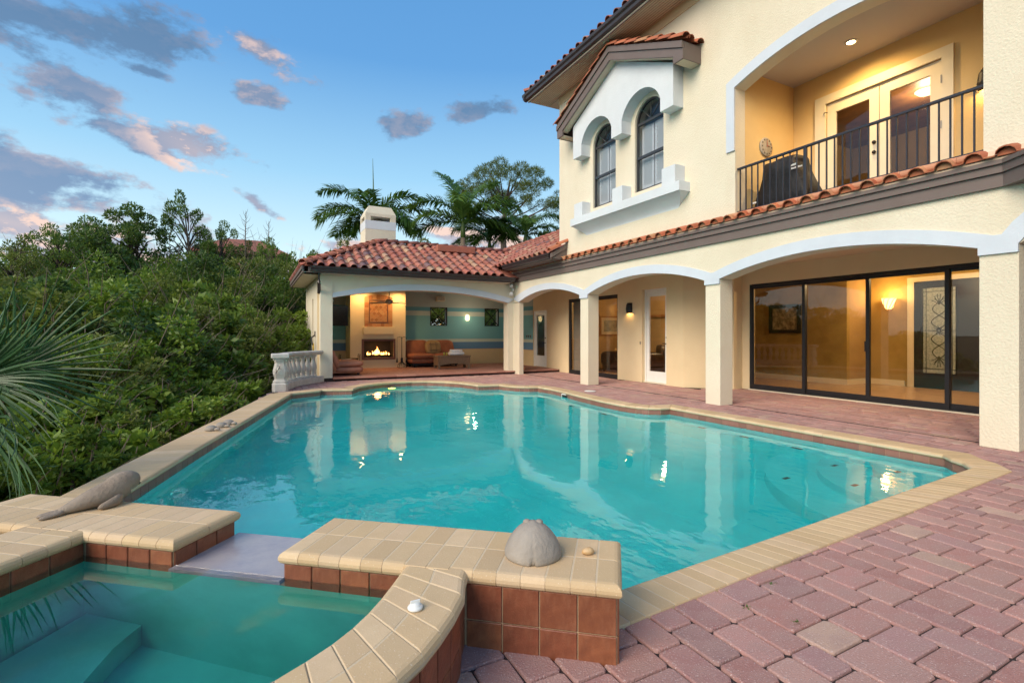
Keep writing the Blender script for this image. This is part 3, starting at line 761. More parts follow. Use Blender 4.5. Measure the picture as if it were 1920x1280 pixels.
# ------------------------------------------------------------------ house
FX = 7.716; FT = .34
house = thing('house', (7.9, 8, 0), 'cream stucco two-storey house with arcade, balcony and tiled roofs', 'house')
HOUSE_CH = {}
def arched(y0, y1, z0, zs, zc, n=20): return [(y0, z0), (y1, z0)] + arc(y1, y0, zs, zc, n)
BAYS = [(2.72, 6.46, 2.37, 2.64), (6.80, 10.61, 2.37, 2.68), (10.96, 14.42, 2.38, 2.66)]
def house_walls():
    # lower facade with the three arches; the arch stretch above the columns
    pts = [(1.2, 3.40), (1.2, 2.62), (2.0, 2.62), (2.37, 2.37)]
    for y0, y1, zs, zc in BAYS: pts += arc(y0, y1, zs, zc, 26)
    pts += [(14.85, 2.39), (14.85, 3.40)]
    prism('facade_wall', 'x', pts, [], FX, FX + FT, 'stucco', house)
    # upper facade with balcony and window openings
    hol = [arched(2.68, 6.13, 3.50, 5.79, 6.10, 30), arched(9.49, 10.40, 4.56, 6.12, 6.56, 18), arched(7.91, 8.81, 4.56, 6.12, 6.56, 18)]
    prism('upper_wall', 'x', [(-4, 3.402), (11.99, 3.402), (11.99, 8.1), (-4, 8.1)], hol, FX, FX + .26, 'stucco', house)
    box('frieze', FX - .02, FX, -4, 11.99, 7.86, 8.1, 'stucco_smooth', house)
    # columns
    for a, b in ((2.37, 2.72), (6.46, 6.80), (10.61, 10.96)):
        box('column', FX, FX + FT, a, b, 0, 2.368, 'stucco', house, .006)
    prism('column', 'z', [(FX, 14.42), (FX + .15, 14.42), (FX + .15, 15.19), (7.52, 15.19), (7.52, 14.85), (FX, 14.85)], [], 0, 2.366, 'stucco', house)
    # white bands round the arches and capitals
    for k, (y0, y1, zs, zc) in enumerate(BAYS):
        ex = .14 if k < 2 else .14
        e = arc(y1 + (.14 if k < 2 else .42), y0 - .14, zs + .13, zc + .19, 26)
        prism('arch_band', 'x', arc(y0, y1, zs, zc, 26) + e, [], FX - .03, FX + .0, 'white_trim', house)
    for a, b in ((2.37, 2.72), (6.46, 6.80), (10.61, 10.96)): box('capital', FX - .034, FX, a - .002, b + .002, 2.28, 2.50, 'white_trim', house)
    prism('arch_band', 'x', arc(1.0, 2.37, 2.37, 2.75, 12) + arc(2.51, .9, 2.5, 2.95, 12), [], FX - .03, FX, 'white_trim', house)
    # balcony arch band
    i_ = [(6.13, 4.66)] + arc(6.13, 2.68, 5.79, 6.10, 30)
    o_ = arc(2.52, 6.30, 5.92, 6.30, 30) + [(6.30, 4.66)]
    prism('balcony_arch_band', 'x', i_ + o_, [], FX - .035, FX, 'white_trim', house)
    # house body behind (closes the rooms): end wall, back, floors
    box('end_wall', FX + .262, 20, 11.73, 11.99, 3.402, 8.1, 'stucco', house)
    box('back_wall', 20, 20.25, -4, 20, 0, 8.1, 'stucco', house)
    box('side_wall', FX + .262, 20, -4.25, -4, 0, 8.1, 'stucco', house)
    prism('floor_structure', 'z', [(FX + .342, -4), (20, -4), (20, 19.4), (9.75, 19.4), (9.75, 14.5), (FX + .342, 14.5)], [], 2.92, 3.38, 'ceiling_cream', house)
    box('attic_floor', FX + .262, 20, -4, 11.72, 7.9, 8.09, 'ceiling_grey', house)
    # arcade wall set back behind the columns
    door_l = [(15.63, .1), (16.61, .1), (16.61, 2.21), (15.63, 2.21)]
    prism('arcade_wall', 'x', [(9.36, 0), (9.64, 0), (9.64, 2.56), (10.56, 2.56), (10.56, 0), (11.60, 0), (11.60, 2.51), (14.19, 2.51), (14.19, 0), (19.3, 0), (19.3, 2.92), (9.36, 2.92)],
          [door_l], 9.5, 9.72, 'stucco_smooth', house)
    prism('splay_wall', 'z', [(9.5, 9.359), (9.5, 9.07), (10.30, 8.22), (10.6, 8.22), (10.6, 8.021), (10.8, 8.021), (10.8, 8.42), (10.38, 8.42), (9.7, 9.15), (9.7, 9.359)], [], 0, 2.92, 'stucco_smooth', house)
    prism('header_wall', 'x', [(-4, 2.53), (8.02, 2.53), (8.02, 2.92), (-4, 2.92)], [], 10.6, 10.8, 'stucco_smooth', house)
    box('sill_strip', 10.55, 10.8, -4, 8.02, -.012, .022, 'cream_paint', house)
house_walls()

def tile_vf(w=.29, L=.44, h=.085, th=.014, lift=.03):
    prof = [(-.5, .006)]
    for i in range(7): a = math.pi * i / 6; prof.append((-.16 - .31 * math.cos(a), .006 + (h / 1) * math.sin(a)))
    prof += [(.30, .0), (.5, .004)]
    V = []; n = len(prof)
    for y, lf in ((0, lift), (L, 0.0)):
        tp = 1.0 if y == 0 else .96
        for x, z in prof: V.append((x * w * 1.03, y, z * tp + lf))
    for x, z in prof: V.append((x * w * 1.03, 0.0, z + lift - th))
    F = [(i, i + 1, n + i + 1, n + i) for i in range(n - 1)] + [(2 * n + i, 2 * n + i + 1, i + 1, i) for i in range(n - 1)]
    return V, F
TV, TF = tile_vf()
TILE_ME = {m: me_from('roof_tile', TV, TF, m, True) for m in ('roof_tile', 'skirt_tile')}
for me in TILE_ME.values(): me.set_sharp_from_angle(angle=R(50))
def place_tile(parent, loc, ux, uy, m='roof_tile', name='roof_tile'):
    o = bpy.data.objects.new(name, TILE_ME[m]); link(o, parent)
    ux = Vector(ux).normalized(); uy = Vector(uy).normalized(); uz = ux.cross(uy)
    o.matrix_basis = Matrix(((ux.x, uy.x, uz.x, loc[0]), (ux.y, uy.y, uz.y, loc[1]), (ux.z, uy.z, uz.z, loc[2]), (0, 0, 0, 1)))
    return o
def cap_tile(parent, p0, p1, r=.12, m='ridge_tile', name='ridge_tile'):
    """overlapping half-round caps along a hip or ridge"""
    p0, p1 = Vector(p0), Vector(p1); d = p1 - p0; L = d.length; d.normalize(); n = max(1, round(L / .36))
    sd = d.cross(Vector((0, 0, 1))).normalized(); upv = sd.cross(d)
    for k in range(n):
        a = p0 + d * (L * k / n); V = []; S = 8
        for t, rr, lf in ((0, r, .035), (L / n + .05, r * .86, 0)):
            for i in range(S + 1):
                an = math.pi * (i / S) * 1.1 - .05 * math.pi; V.append(a + d * t + sd * (rr * math.cos(an)) + upv * (rr * .8 * math.sin(an) + lf))
        F = [(i, i + 1, S + 2 + i, S + 1 + i) for i in range(S)]
        b = len(V)
        for i in range(S + 1):
            an = math.pi * (i / S) * 1.1 - .05 * math.pi; V.append(a + sd * ((r - .016) * math.cos(an)) + upv * ((r - .016) * .8 * math.sin(an) + .035))
        F += [(b + i, b + i + 1, i + 1, i) for i in range(S)]
        mk(name, V, F, m, parent, True)

def skirt_roof():
    """one course of barrel tiles over a stepped fascia along the whole facade"""
    z0 = 3.06
    sk = prism('skirt_roof', 'y', [(FX - .11, 3.355), (FX, 3.355), (FX, 3.50), (FX - .11, 3.372)], [], 1.2, 14.86, 'mortar_cream', house)
    def run(nm, x, za, zb, m='brown_fascia'):
        pl = [(FX, 14.86), (x, 14.86), (x, 2.50 - (FX - x) * .2), (x - .55, 1.75), (FX, 1.2)]
        prism(nm, 'z', pl, [], za, zb, m, sk)
    run('fascia_board', FX - .05, 3.05, 3.205); run('fascia_board', FX - .085, 3.208, 3.30); run('fascia_board', FX - .12, 3.302, 3.353)
    y = 14.72; k = 0
    while y > 2.3:
        place_tile(sk, (FX - .17, y, 3.362), (0, -1, 0), (.28, 0, .10), 'skirt_tile')
        # clay plug under each barrel
        yc = y + .29 * .16 * 1.03
        V = [(FX - .135, yc + .29 * .30 * math.cos(math.pi * i / 6), 3.385 + .075 * math.sin(math.pi * i / 6)) for i in range(7)]
        mk('tile_plug', V + [(x + .03, yy, z) for x, yy, z in V], [tuple(range(7)), *[(i, i + 7, i + 8, i + 1) for i in range(6)]], 'skirt_tile', sk)
        y -= .287; k += 1
    # terracotta curb under the balcony railing
    V = []; 
    y = 2.70
    while y < 6.1:
        y2 = min(y + .2, 6.12); S = 6
        pr = [(FX - .07 - .035 * math.sin(math.pi * i / S), 3.455 - .045 * math.cos(math.pi * i / S) + .01) for i in range(S + 1)] + [(FX + .26, 3.51), (FX + .26, 3.42)]
        v = [(x, y + .002, z) for x, z in pr] + [(x, y2 - .002, z) for x, z in pr]; n = len(pr)
        mk('curb_tile', v, [(i, (i + 1) % n, n + (i + 1) % n, n + i) for i in range(n)] + [tuple(range(n))[::-1], tuple(range(n, 2 * n))], 'curb_terracotta', sk)
        y += .2
skirt_roof()

def main_roof():
    ex, ey, zg = FX - .72, 12.62, 8.12
    V = [(ex, -5, zg + .12), (ex, ey, zg + .12), (20.6, ey, zg + .12), (20.6, -5, zg + .12), (13.8, -5, 11.2), (13.8, 5.8, 11.2)]
    V += [(x, y, z - .1) for x, y, z in V[:4]]
    rf = mk('main_roof', V, [(0, 1, 5, 4), (1, 2, 5), (2, 3, 4, 5), (6, 9, 8, 7), (0, 6, 7, 1), (1, 7, 8, 2), (2, 8, 9, 3)], 'ridge_tile', house)
    y = -1.0
    sl = (11.2 - zg - .12) / (13.8 - ex)
    while y < ey - .2:
        place_tile(rf, (ex - .05, y, zg + .15), (0, -1, 0), (1, 0, sl)); y += .287
    cap_tile(rf, (ex - .04, ey + .04, zg + .2), (ex + 1.5, ey - 1.5 * .8, zg + .2 + 1.5 * sl))
    prism('soffit', 'z', [(ex + .03, -5), (FX, -5), (FX, 11.992), (19, 11.992), (19, ey - .03), (ex + .03, ey - .03)], [], 8.062, 8.088, 'soffit', rf)
    for k in range(12): 
        x = ex + .05 + k * .06
        box('soffit_groove', x, x + .006, -4.5, ey - .1, 8.058, 8.064, 'bark_pale', rf)
    # ogee gutter
    def gut(nm, a, b, axis):
        if axis == 'y': pr = [(ex + .03, 8.09), (ex - .05, 8.11), (ex - .06, 8.17), (ex - .10, 8.21), (ex - .11, 8.27), (ex + .02, 8.27)]; prism(nm, 'y', pr, [], a, b, 'gutter_brown', rf)
        else: pr = [(ey - .03, 8.09), (ey + .05, 8.11), (ey + .06, 8.17), (ey + .10, 8.21), (ey + .11, 8.27), (ey - .02, 8.27)]; prism(nm, 'x', pr, [], a, b, 'gutter_brown', rf)
    gut('gutter', -5, ey + .09, 'y'); gut('gutter', ex - .1, 19, 'x')
    box('fascia_board', ex + .031, ex + .06, -5, ey - .03, 8.04, 8.2, 'brown_fascia', rf)
main_roof()

def window_hood():
    h = bpy.data.objects.new
    X0 = FX - .28
    yc = 9.125
    L, Rr = 10.89, 7.36
    def arch(y0, y1): return arc(y0, y1, 6.22, 6.66, 18)
    pts = [(Rr, 5.93), (7.72, 5.93)] + [(7.72, 6.2)] + arch(7.72, 8.94) + [(8.94, 6.2), (8.94, 5.93), (9.31, 5.93), (9.31, 6.2)] + arch(9.31, 10.52) + [(10.52, 6.2), (10.52, 5.93), (L, 5.93), (L, 6.78), (yc, 7.66), (Rr, 6.78)]
    # remove duplicate points
    q = []
    for p in pts:
        if not q or math.hypot(p[0] - q[-1][0], p[1] - q[-1][1]) > 1e-4: q.append(p)
    hd = prism('window_hood', 'x', q, [], X0, FX, 'white_stucco', house)
    gl = [(Rr + .03, 6.70), (yc, 7.56), (L - .03, 6.70)]
    # fascia of the little gable, its soffit and tiles
    for s, ye in ((-1, yc - 2.22), (1, yc + 2.22)):
        dy = ye - yc; top = 7.95; bot = top - abs(dy) * .462
        a = [(yc, top), (yc, top - .13), (ye, bot - .13), (ye, bot)]
        prism('gable_fascia', 'x', a, [], X0 - .24, X0 - .18, 'brown_fascia', hd)
        a = [(yc, top - .132), (yc, top - .31), (ye - s * .25, bot - .30 + .115), (ye - s * .25, bot - .33), (ye, bot - .33), (ye, bot - .132)]
        prism('gable_fascia', 'x', a, [], X0 - .21, X0 - .17, 'brown_fascia', hd)
        a = [(yc, top), (yc, top - .03), (ye, bot - .03), (ye, bot)]
        prism('gable_deck', 'x', a, [], X0 - .17, FX, 'brown_fascia', hd)
        a = [(yc - s * .0, top - .30), (yc, top - .285), (ye - s * .2, bot - .20), (ye - s * .2, bot - .215)]
        prism('gable_soffit', 'x', a, [], X0 - .17, X0, 'soffit', hd)
        box('eave_return', X0 - .168, FX, *sorted((ye - s * .02, ye)), bot - .33, bot - .03, 'brown_fascia', hd)
        box('eave_soffit', X0 - .168, FX, *sorted((ye - s * .24, ye - s * .021)), bot - .32, bot - .30, 'soffit', hd)
        box('crown_bead', X0 - .012, X0, *sorted((yc - 0, yc)), 6.7, 6.71, 'white_stucco', hd) if False else None
        # tiles: barrels run down the slope; the verge is closed by rounded caps
        n = 6
        for k in range(n):
            t = (k + 1) / n; y = yc + dy * t + s * .05; z = top - abs(dy) * t * .462 + .0
            for x in (X0 - .02, X0 + .24): place_tile(hd, (x, y, z), (s * -1 * -1 if False else (-1 if s > 0 else 1), 0, 0), (0, -s, .462), 'skirt_tile')
        cap_tile(hd, (X0 - .20, ye + s * .06, bot + .02), (X0 - .20, yc, top + .02), .10, 'skirt_tile', 'verge_tile')
    cap_tile(hd, (X0 - .26, yc, top + .04), (FX, yc, top + .04), .10, 'skirt_tile', 'ridge_tile')
    return hd
hood = window_hood()

def sill_and_windows():
    # curved corbel under a straight ledge with three little blocks
    n = 10; pr = [(FX, 4.37), (FX - .30, 4.37), (FX - .30, 4.19)]
    pr += [(FX - .28 + .28 * math.sin(math.pi / 2 * i / n), 4.19 - .25 * (1 - math.cos(math.pi / 2 * i / n))) for i in range(n + 1)]
    led = prism('window_ledge', 'y', [(FX, 4.37), (FX - .30, 4.37), (FX - .30, 4.185), (FX, 4.185)], [], 7.18, 11.0, 'white_stucco', house)
    cp = [(FX, 4.184)] + [(FX - .27 * math.cos(math.pi / 2 * i / n) , 4.184 - .27 * math.sin(math.pi / 2 * i / n) ** 1.3 * 1.0) for i in range(n + 1)]
    # corbel narrows towards its foot at both ends
    V = []; F = []
    for i in range(n + 1):
        t = i / n; x = FX - .28 * (1 - t) ** 1.6; z = 4.184 - .26 * t; ins = .30 * t
        V += [(x, 7.20 + ins, z), (x, 10.98 - ins, z)]
    b = len(V); V += [(FX, 7.2, 4.184), (FX, 10.98, 4.184)]
    for i in range(n): F.append((2 * i, 2 * i + 1, 2 * i + 3, 2 * i + 2))
    F += [tuple([b] + [2 * i for i in range(n + 1)]), tuple([b + 1] + [2 * i + 1 for i in range(n + 1)][::1])]
    mk('corbel', V, F, 'white_stucco', led)
    for a, c in ((10.50, 10.86), (8.93, 9.29), (7.32, 7.69)): box('sill_block', FX - .27, FX, a, c, 4.371, 4.74, 'white_stucco', led, .004)
    for y0, y1 in ((9.49, 10.40), (7.91, 8.81)):
        w = box('window', FX + .235, FX + .245, y0, y1, 4.56, 6.57, 'outdoor_black', house)   # dark backing of the room
        w.data.transform(Matrix.Translation((.55, 0, 0)))
        fr = .045; X1 = FX + .05
        oc = arched(y0, y1, 4.56, 6.12, 6.56, 20); ic = arched(y0 + fr, y1 - fr, 4.56 + fr, 6.12, 6.56 - fr, 20)
        ring('frame', 'x', oc, ic, X1, X1 + .05, 'window_frame', w)
        box('sash_rail', X1 + .004, X1 + .045, y0 + fr, y1 - fr, 6.07, 6.125, 'window_frame', w)
        box('sash_rail', X1 - .012, X1 + .04, y0 + fr, y1 - fr, 5.30, 5.36, 'window_frame', w)
        ym = (y0 + y1) / 2
        for a in (45, 90, 135):
            p1 = (X1 + .02, ym + .40 * math.cos(R(a)), 6.12 + .40 * math.sin(R(a))); tube('muntin', ([(X1 + .02, ym, 6.12), p1], [.012, .012]), 'window_frame', w, 5)
        prism('pane', 'x', ic, [], X1 + .022, X1 + .026, 'glass_window', w)
        # plantation shutters inside
        for a, c in ((y0 + .06, ym - .02), (ym + .02, y1 - .06)):
            sh = boxes('shutter', [(X1 + .12, X1 + .15, a, a + .05, 4.62, 6.06), (X1 + .12, X1 + .15, c - .05, c, 4.62, 6.06), (X1 + .12, X1 + .15, a + .05, c - .05, 4.62, 4.7), (X1 + .12, X1 + .15, a + .05, c - .05, 5.98, 6.06)], 'shutter', w)
            z = 4.73; V = []; F = []
            while z < 5.96:
                b = len(V); V += [(X1 + .118, a + .05, z + .030), (X1 + .118, c - .05, z + .030), (X1 + .150, c - .05, z - .034), (X1 + .150, a + .05, z - .034)]; F.append((b, b + 1, b + 2, b + 3)); z += .068
            mk('louvre', V, F, 'shutter', w)
sill_and_windows()

def balcony():
    # recess: floor, ceiling, three walls
    prism('balcony_wall', 'x', [(2.5, 3.36), (6.13, 3.36), (6.13, 6.7), (2.5, 6.7)], [[(3.75, 3.45), (5.50, 3.45), (5.50, 5.59), (3.75, 5.59)]], 9.4, 9.55, 'stucco_gold', house)
    box('balcony_wall', FX + .262, 9.399, 6.132, 6.28, 3.382, 6.7, 'stucco_gold', house)
    box('balcony_wall', FX + .262, 9.399, 2.35, 2.50, 3.382, 6.7, 'stucco_gold', house)
    box('balcony_floor', FX + .262, 9.399, 2.501, 6.131, 3.382, 3.45, 'slab_paver', house)
    box('balcony_ceiling', FX + .262, 9.399, 2.501, 6.131, 6.17, 6.3, 'ceiling_grey', house)
    # french doors with broad casing
    dr = prism('french_door', 'x', [(3.60, 3.452), (3.75, 3.452), (3.75, 5.59), (5.50, 5.59), (5.50, 3.452), (5.69, 3.452), (5.69, 5.74), (3.60, 5.74)], [], 9.36, 9.405, 'cream_paint', house)
    for a, b in ((3.76, 4.62), (4.63, 5.49)):
        prism('door_leaf', 'x', [(a, 3.47), (b, 3.47), (b, 5.58), (a, 5.58)], [[(a + .15, 3.74), (b - .15, 3.74), (b - .15, 5.40), (a + .15, 5.40)]], 9.41, 9.455, 'cream_paint', dr)
        box('pane', 9.43, 9.434, a + .15, b - .15, 3.74, 5.40, 'glass_window', dr)
    for z in (4.45, 4.62): lathe('door_knob', [(0, 0), (.028, 0), (.03, .03), (.015, .05), (0, .055)], (0, 0, 0), 'black_metal', dr, 12).matrix_basis = Matrix.Translation((9.41, 4.70, z)) @ Matrix.Rotation(R(-90), 4, 'Y')
    for z in (3.8, 4.5, 5.2): box('hinge', 9.352, 9.36, 3.744, 3.756, z, z + .12, 'nickel', dr)
    tube('door_hook', ([(9.37, 5.53, 5.40), (9.33, 5.50, 5.42), (9.33, 5.44, 5.40)], [.008] * 3), 'black_metal', dr, 5)
    # room behind the french doors: warm, with a timbered ceiling
    box('upstairs_room_wall', 13.4, 13.5, 2.2, 7.6, 3.382, 6.7, 'amber_plain', house)
    box('upstairs_room_wall', 9.56, 13.39, 7.2, 7.3, 3.382, 6.7, 'amber_plain', house); box('upstairs_room_wall', 9.56, 13.39, 2.2, 2.3, 3.382, 6.7, 'amber_plain', house)
    box('upstairs_room_ceiling', 9.56, 13.39, 2.31, 7.19, 6.0, 6.1, 'wood_panel', house)
    # railing
    rl = boxes('balcony_railing', [(FX + .045, FX + .095, 2.68, 6.13, 4.31, 4.345), (FX + .05, FX + .09, 2.68, 6.13, 3.53, 3.56)], 'rail_metal', house, .004)
    y = 2.79
    k = 0
    while y < 6.1:
        box('baluster', FX + .062, FX + .080, y - .009, y + .009, 3.56, 4.31, 'rail_metal', rl); y += .1175; k += 1
    box('rail_post', FX + .050, FX + .092, 4.86, 4.905, 3.52, 4.31, 'rail_metal', rl, .003)
balcony()

def porch_openings():
    # big slider to the hall
    s = boxes('sliding_door', [(10.60, 10.70, 8.015 - .055, 8.015, .022, 2.52), (10.60, 10.70, -2, 7.96, 2.465, 2.525), (10.60, 10.70, -2, 7.96, .022, .05)], 'bronze_frame', house)
    edges = [(7.96, 6.70, 0), (6.70, 5.43, 1), (5.43, 4.17, 0), (4.17, 2.9, 1), (2.9, 1.6, 0)]
    for b, a, tr in edges:
        x = 10.615 + .04 * tr; o = .03
        lf = prism('panel_frame', 'x', [(a - o, .051), (b + o if b < 7.9 else b, .051), (b + o if b < 7.9 else b, 2.464), (a - o, 2.464)], [[(a + .035, .14), (b - .035, .14), (b - .035, 2.415), (a + .035, 2.415)]], x, x + .034, 'bronze_frame', s)
        box('pane', x + .014, x + .018, a + .035, b - .035, .14, 2.415, 'glass_slider', s)
    box('pull_handle', 10.60, 10.615, 5.455, 5.475, 1.0, 1.2, 'outdoor_black', s)
    # slider and fixed glass of the den
    s = boxes('sliding_door', [(9.52, 9.62, 14.19 - .05, 14.188, .0, 2.51), (9.52, 9.62, 11.602, 14.14, 2.455, 2.508), (9.52, 9.62, 11.602, 14.14, .0, .05), (9.52, 9.62, 11.602, 11.64, .05, 2.455)], 'bronze_frame', house)
    for a, b, x in ((12.86, 14.14, 9.53), (11.64, 12.9, 9.57)):
        prism('panel_frame', 'x', [(a, .051), (b, .051), (b, 2.454), (a, 2.454)], [[(a + .05, .12), (b - .05, .12), (b - .05, 2.40), (a + .05, 2.40)]], x, x + .03, 'bronze_frame', s)
        box('pane', x + .012, x + .016, a + .05, b - .05, .12, 2.40, 'glass_slider', s)
    for k in range(9): box('blind_slat', 9.68, 9.684, 13.05 + k * .12, 13.05 + k * .12 + .125, .1, 2.42, 'blind', s, rot=.25)
    # white full-glass door of the den
    d = prism('glass_door', 'x', [(9.642, .0), (9.642, 2.558), (10.558, 2.558), (10.558, 0), (10.51, 0), (10.51, 2.47), (9.69, 2.47), (9.69, 0)], [], 9.60, 9.70, 'white_paint', house)
    prism('door_leaf', 'x', [(9.695, .03), (10.505, .03), (10.505, 2.465), (9.695, 2.465)], [[(9.80, .32), (10.40, .32), (10.40, 2.36), (9.80, 2.36)]], 9.62, 9.665, 'white_paint', d)
    box('pane', 9.64, 9.644, 9.80, 10.40, .32, 2.36, 'glass_clear', d)
    box('threshold', 9.56, 9.72, 9.642, 10.558, -.002, .028, 'cream_paint', d)
    tube('handle', ([(9.62, 9.74, 1.08), (9.57, 9.74, 1.08), (9.565, 9.85, 1.085)], [.012, .012, .009]), 'black_metal', d, 6)
    tube('deadbolt', ([(9.62, 9.74, 1.24), (9.60, 9.74, 1.24)], [.024, .024]), 'black_metal', d, 10)
    box('door_bell', 9.488, 9.5, 10.60, 10.64, 1.05, 1.13, 'nickel', house, .003)
    # white door of the lanai
    d = prism('glass_door', 'x', [(15.632, .102), (15.632, 2.208), (16.608, 2.208), (16.608, .102), (16.56, .102), (16.56, 2.16), (15.68, 2.16), (15.68, .102)], [], 9.52, 9.62, 'white_paint', house)
    prism('door_leaf', 'x', [(15.685, .11), (16.555, .11), (16.555, 2.155), (15.685, 2.155)], [[(15.83, .52), (16.41, .52), (16.41, 2.03), (15.83, 2.03)]], 9.53, 9.575, 'white_paint', d)
    box('pane', 9.55, 9.554, 15.83, 16.41, .52, 2.03, 'glass_clear', d)
    tube('handle', ([(9.53, 15.75, 1.0), (9.48, 15.75, 1.0), (9.475, 15.86, 1.0)], [.012, .012, .009]), 'black_metal', d, 6)
    tube('deadbolt', ([(9.53, 15.75, 1.18), (9.51, 15.75, 1.18)], [.024, .024]), 'black_metal', d, 10)
porch_openings()

def rooms():
    # hall behind the big slider
    box('hall_floor', 10.71, 19.9, -3.9, 11.9, -.01, .018, 'travertine', house)
    box('hall_picture_wall', 13.60, 13.72, 7.44, 11.2, .02, 2.9, 'amber_wall', house); prism('partition_wall', 'z', [(10.40, 8.43), (13.9, 11.35), (13.9, 11.47), (10.40, 8.55)], [], .019, 2.9, 'amber_plain', house)
    box('hall_return_wall', 13.721, 14.6, 7.44, 7.56, .02, 2.9, 'amber_plain', house)
    box('hall_door_wall', 14.6, 14.75, -3.9, 7.56, .02, 2.9, 'amber_wall', house)
    boxes('baseboard', [(13.575, 13.6, 7.42, 11.0, .02, .16), (14.575, 14.6, 6.6, 7.44, .02, .16), (13.6, 14.575, 7.42, 7.44, .02, .16)], 'cream_paint', house)
    boxes('door_casing', [(14.54, 14.6, 6.36, 6.52, .02, 2.74), (14.54, 14.6, 3.7, 6.36, 2.62, 2.74)], 'cream_paint', house)
    # den
    box('den_floor', 9.73, 13.3, 9.2, 14.6, -.011, .017, 'travertine', house); box('den_wall', 12.6, 12.7, 10.5, 14.9, .02, 2.9, 'amber_plain', house)
    box('den_wall', 9.73, 12.59, 14.6, 14.7, .02, 2.9, 'amber_plain', house)
    box('den_cornice', 12.5, 12.6, 10.6, 14.59, 1.92, 2.0, 'wood_panel', house)
    # store behind the lanai door
    box('store_wall', 11.2, 11.3, 14.71, 19.3, .02, 2.9, 'far_wall', house)
    box('store_wall', 9.73, 11.2, 17.4, 17.5, .02, 2.9, 'far_wall', house)
    # entrance door with leaded glass
    d = box('entrance_door', 14.50, 14.56, 4.9, 6.36, .02, 2.62, 'dark_door', house, .004)
    d2 = None
    for y0, y1 in ((5.52, 6.17),):
        box('leaded_pane', 14.488, 14.50, y0, y1, .39, 2.45, 'leaded', d)
        ym = (y0 + y1) / 2; X = 14.484; P = []
        P += [([(X, y0, .39), (X, y1, .39), (X, y1, 2.45), (X, y0, 2.45), (X, y0, .39)], .012)]
        e = .07; P += [([(X, y0 + e, .39), (X, y0 + e, 2.45)], .007), ([(X, y1 - e, .39), (X, y1 - e, 2.45)], .007), ([(X, y0, 2.36), (X, y1, 2.36)], .007), ([(X, y0, .5), (X, y1, .5)], .007), ([(X, y0, 1.42), (X, y1, 1.42)], .006)]
        for zc, sg in ((1.42, 1), (1.42, -1)):
            for q in (-1, 1):
                P.append(([(X, ym + q * .16 * math.sin(t * 7.2) * (1 - t * .3), zc + sg * (.05 + t * .72)) for t in [i / 24 for i in range(25)]], .010))
            for a in range(-60, 61, 24):
                P.append(([(X, ym + t * .17 * math.sin(R(a)), zc + sg * (.62 + t * .26 * math.cos(R(a)) * 1.2 - .05 * t * t)) for t in [i / 8 for i in range(9)]], .008))
        for a in range(0, 360, 45): P.append(([(X, ym + .03 * math.cos(R(a)), 1.42 + .03 * math.sin(R(a))), (X, ym + .12 * math.cos(R(a - 12)), 1.42 + .12 * math.sin(R(a - 12))), (X, ym + .03 * math.cos(R(a + 40)), 1.42 + .03 * math.sin(R(a + 40)))], .008))
        tube('lead_came', [(p, [r] * len(p)) for p, r in P], 'came', d, 5)
    d = box('entrance_door', 14.51, 14.565, 3.4, 4.86, .02, 2.62, 'dark_door', house, .004); box('leaded_pane', 14.495, 14.51, 3.7, 4.45, .39, 2.45, 'leaded', d)
rooms()

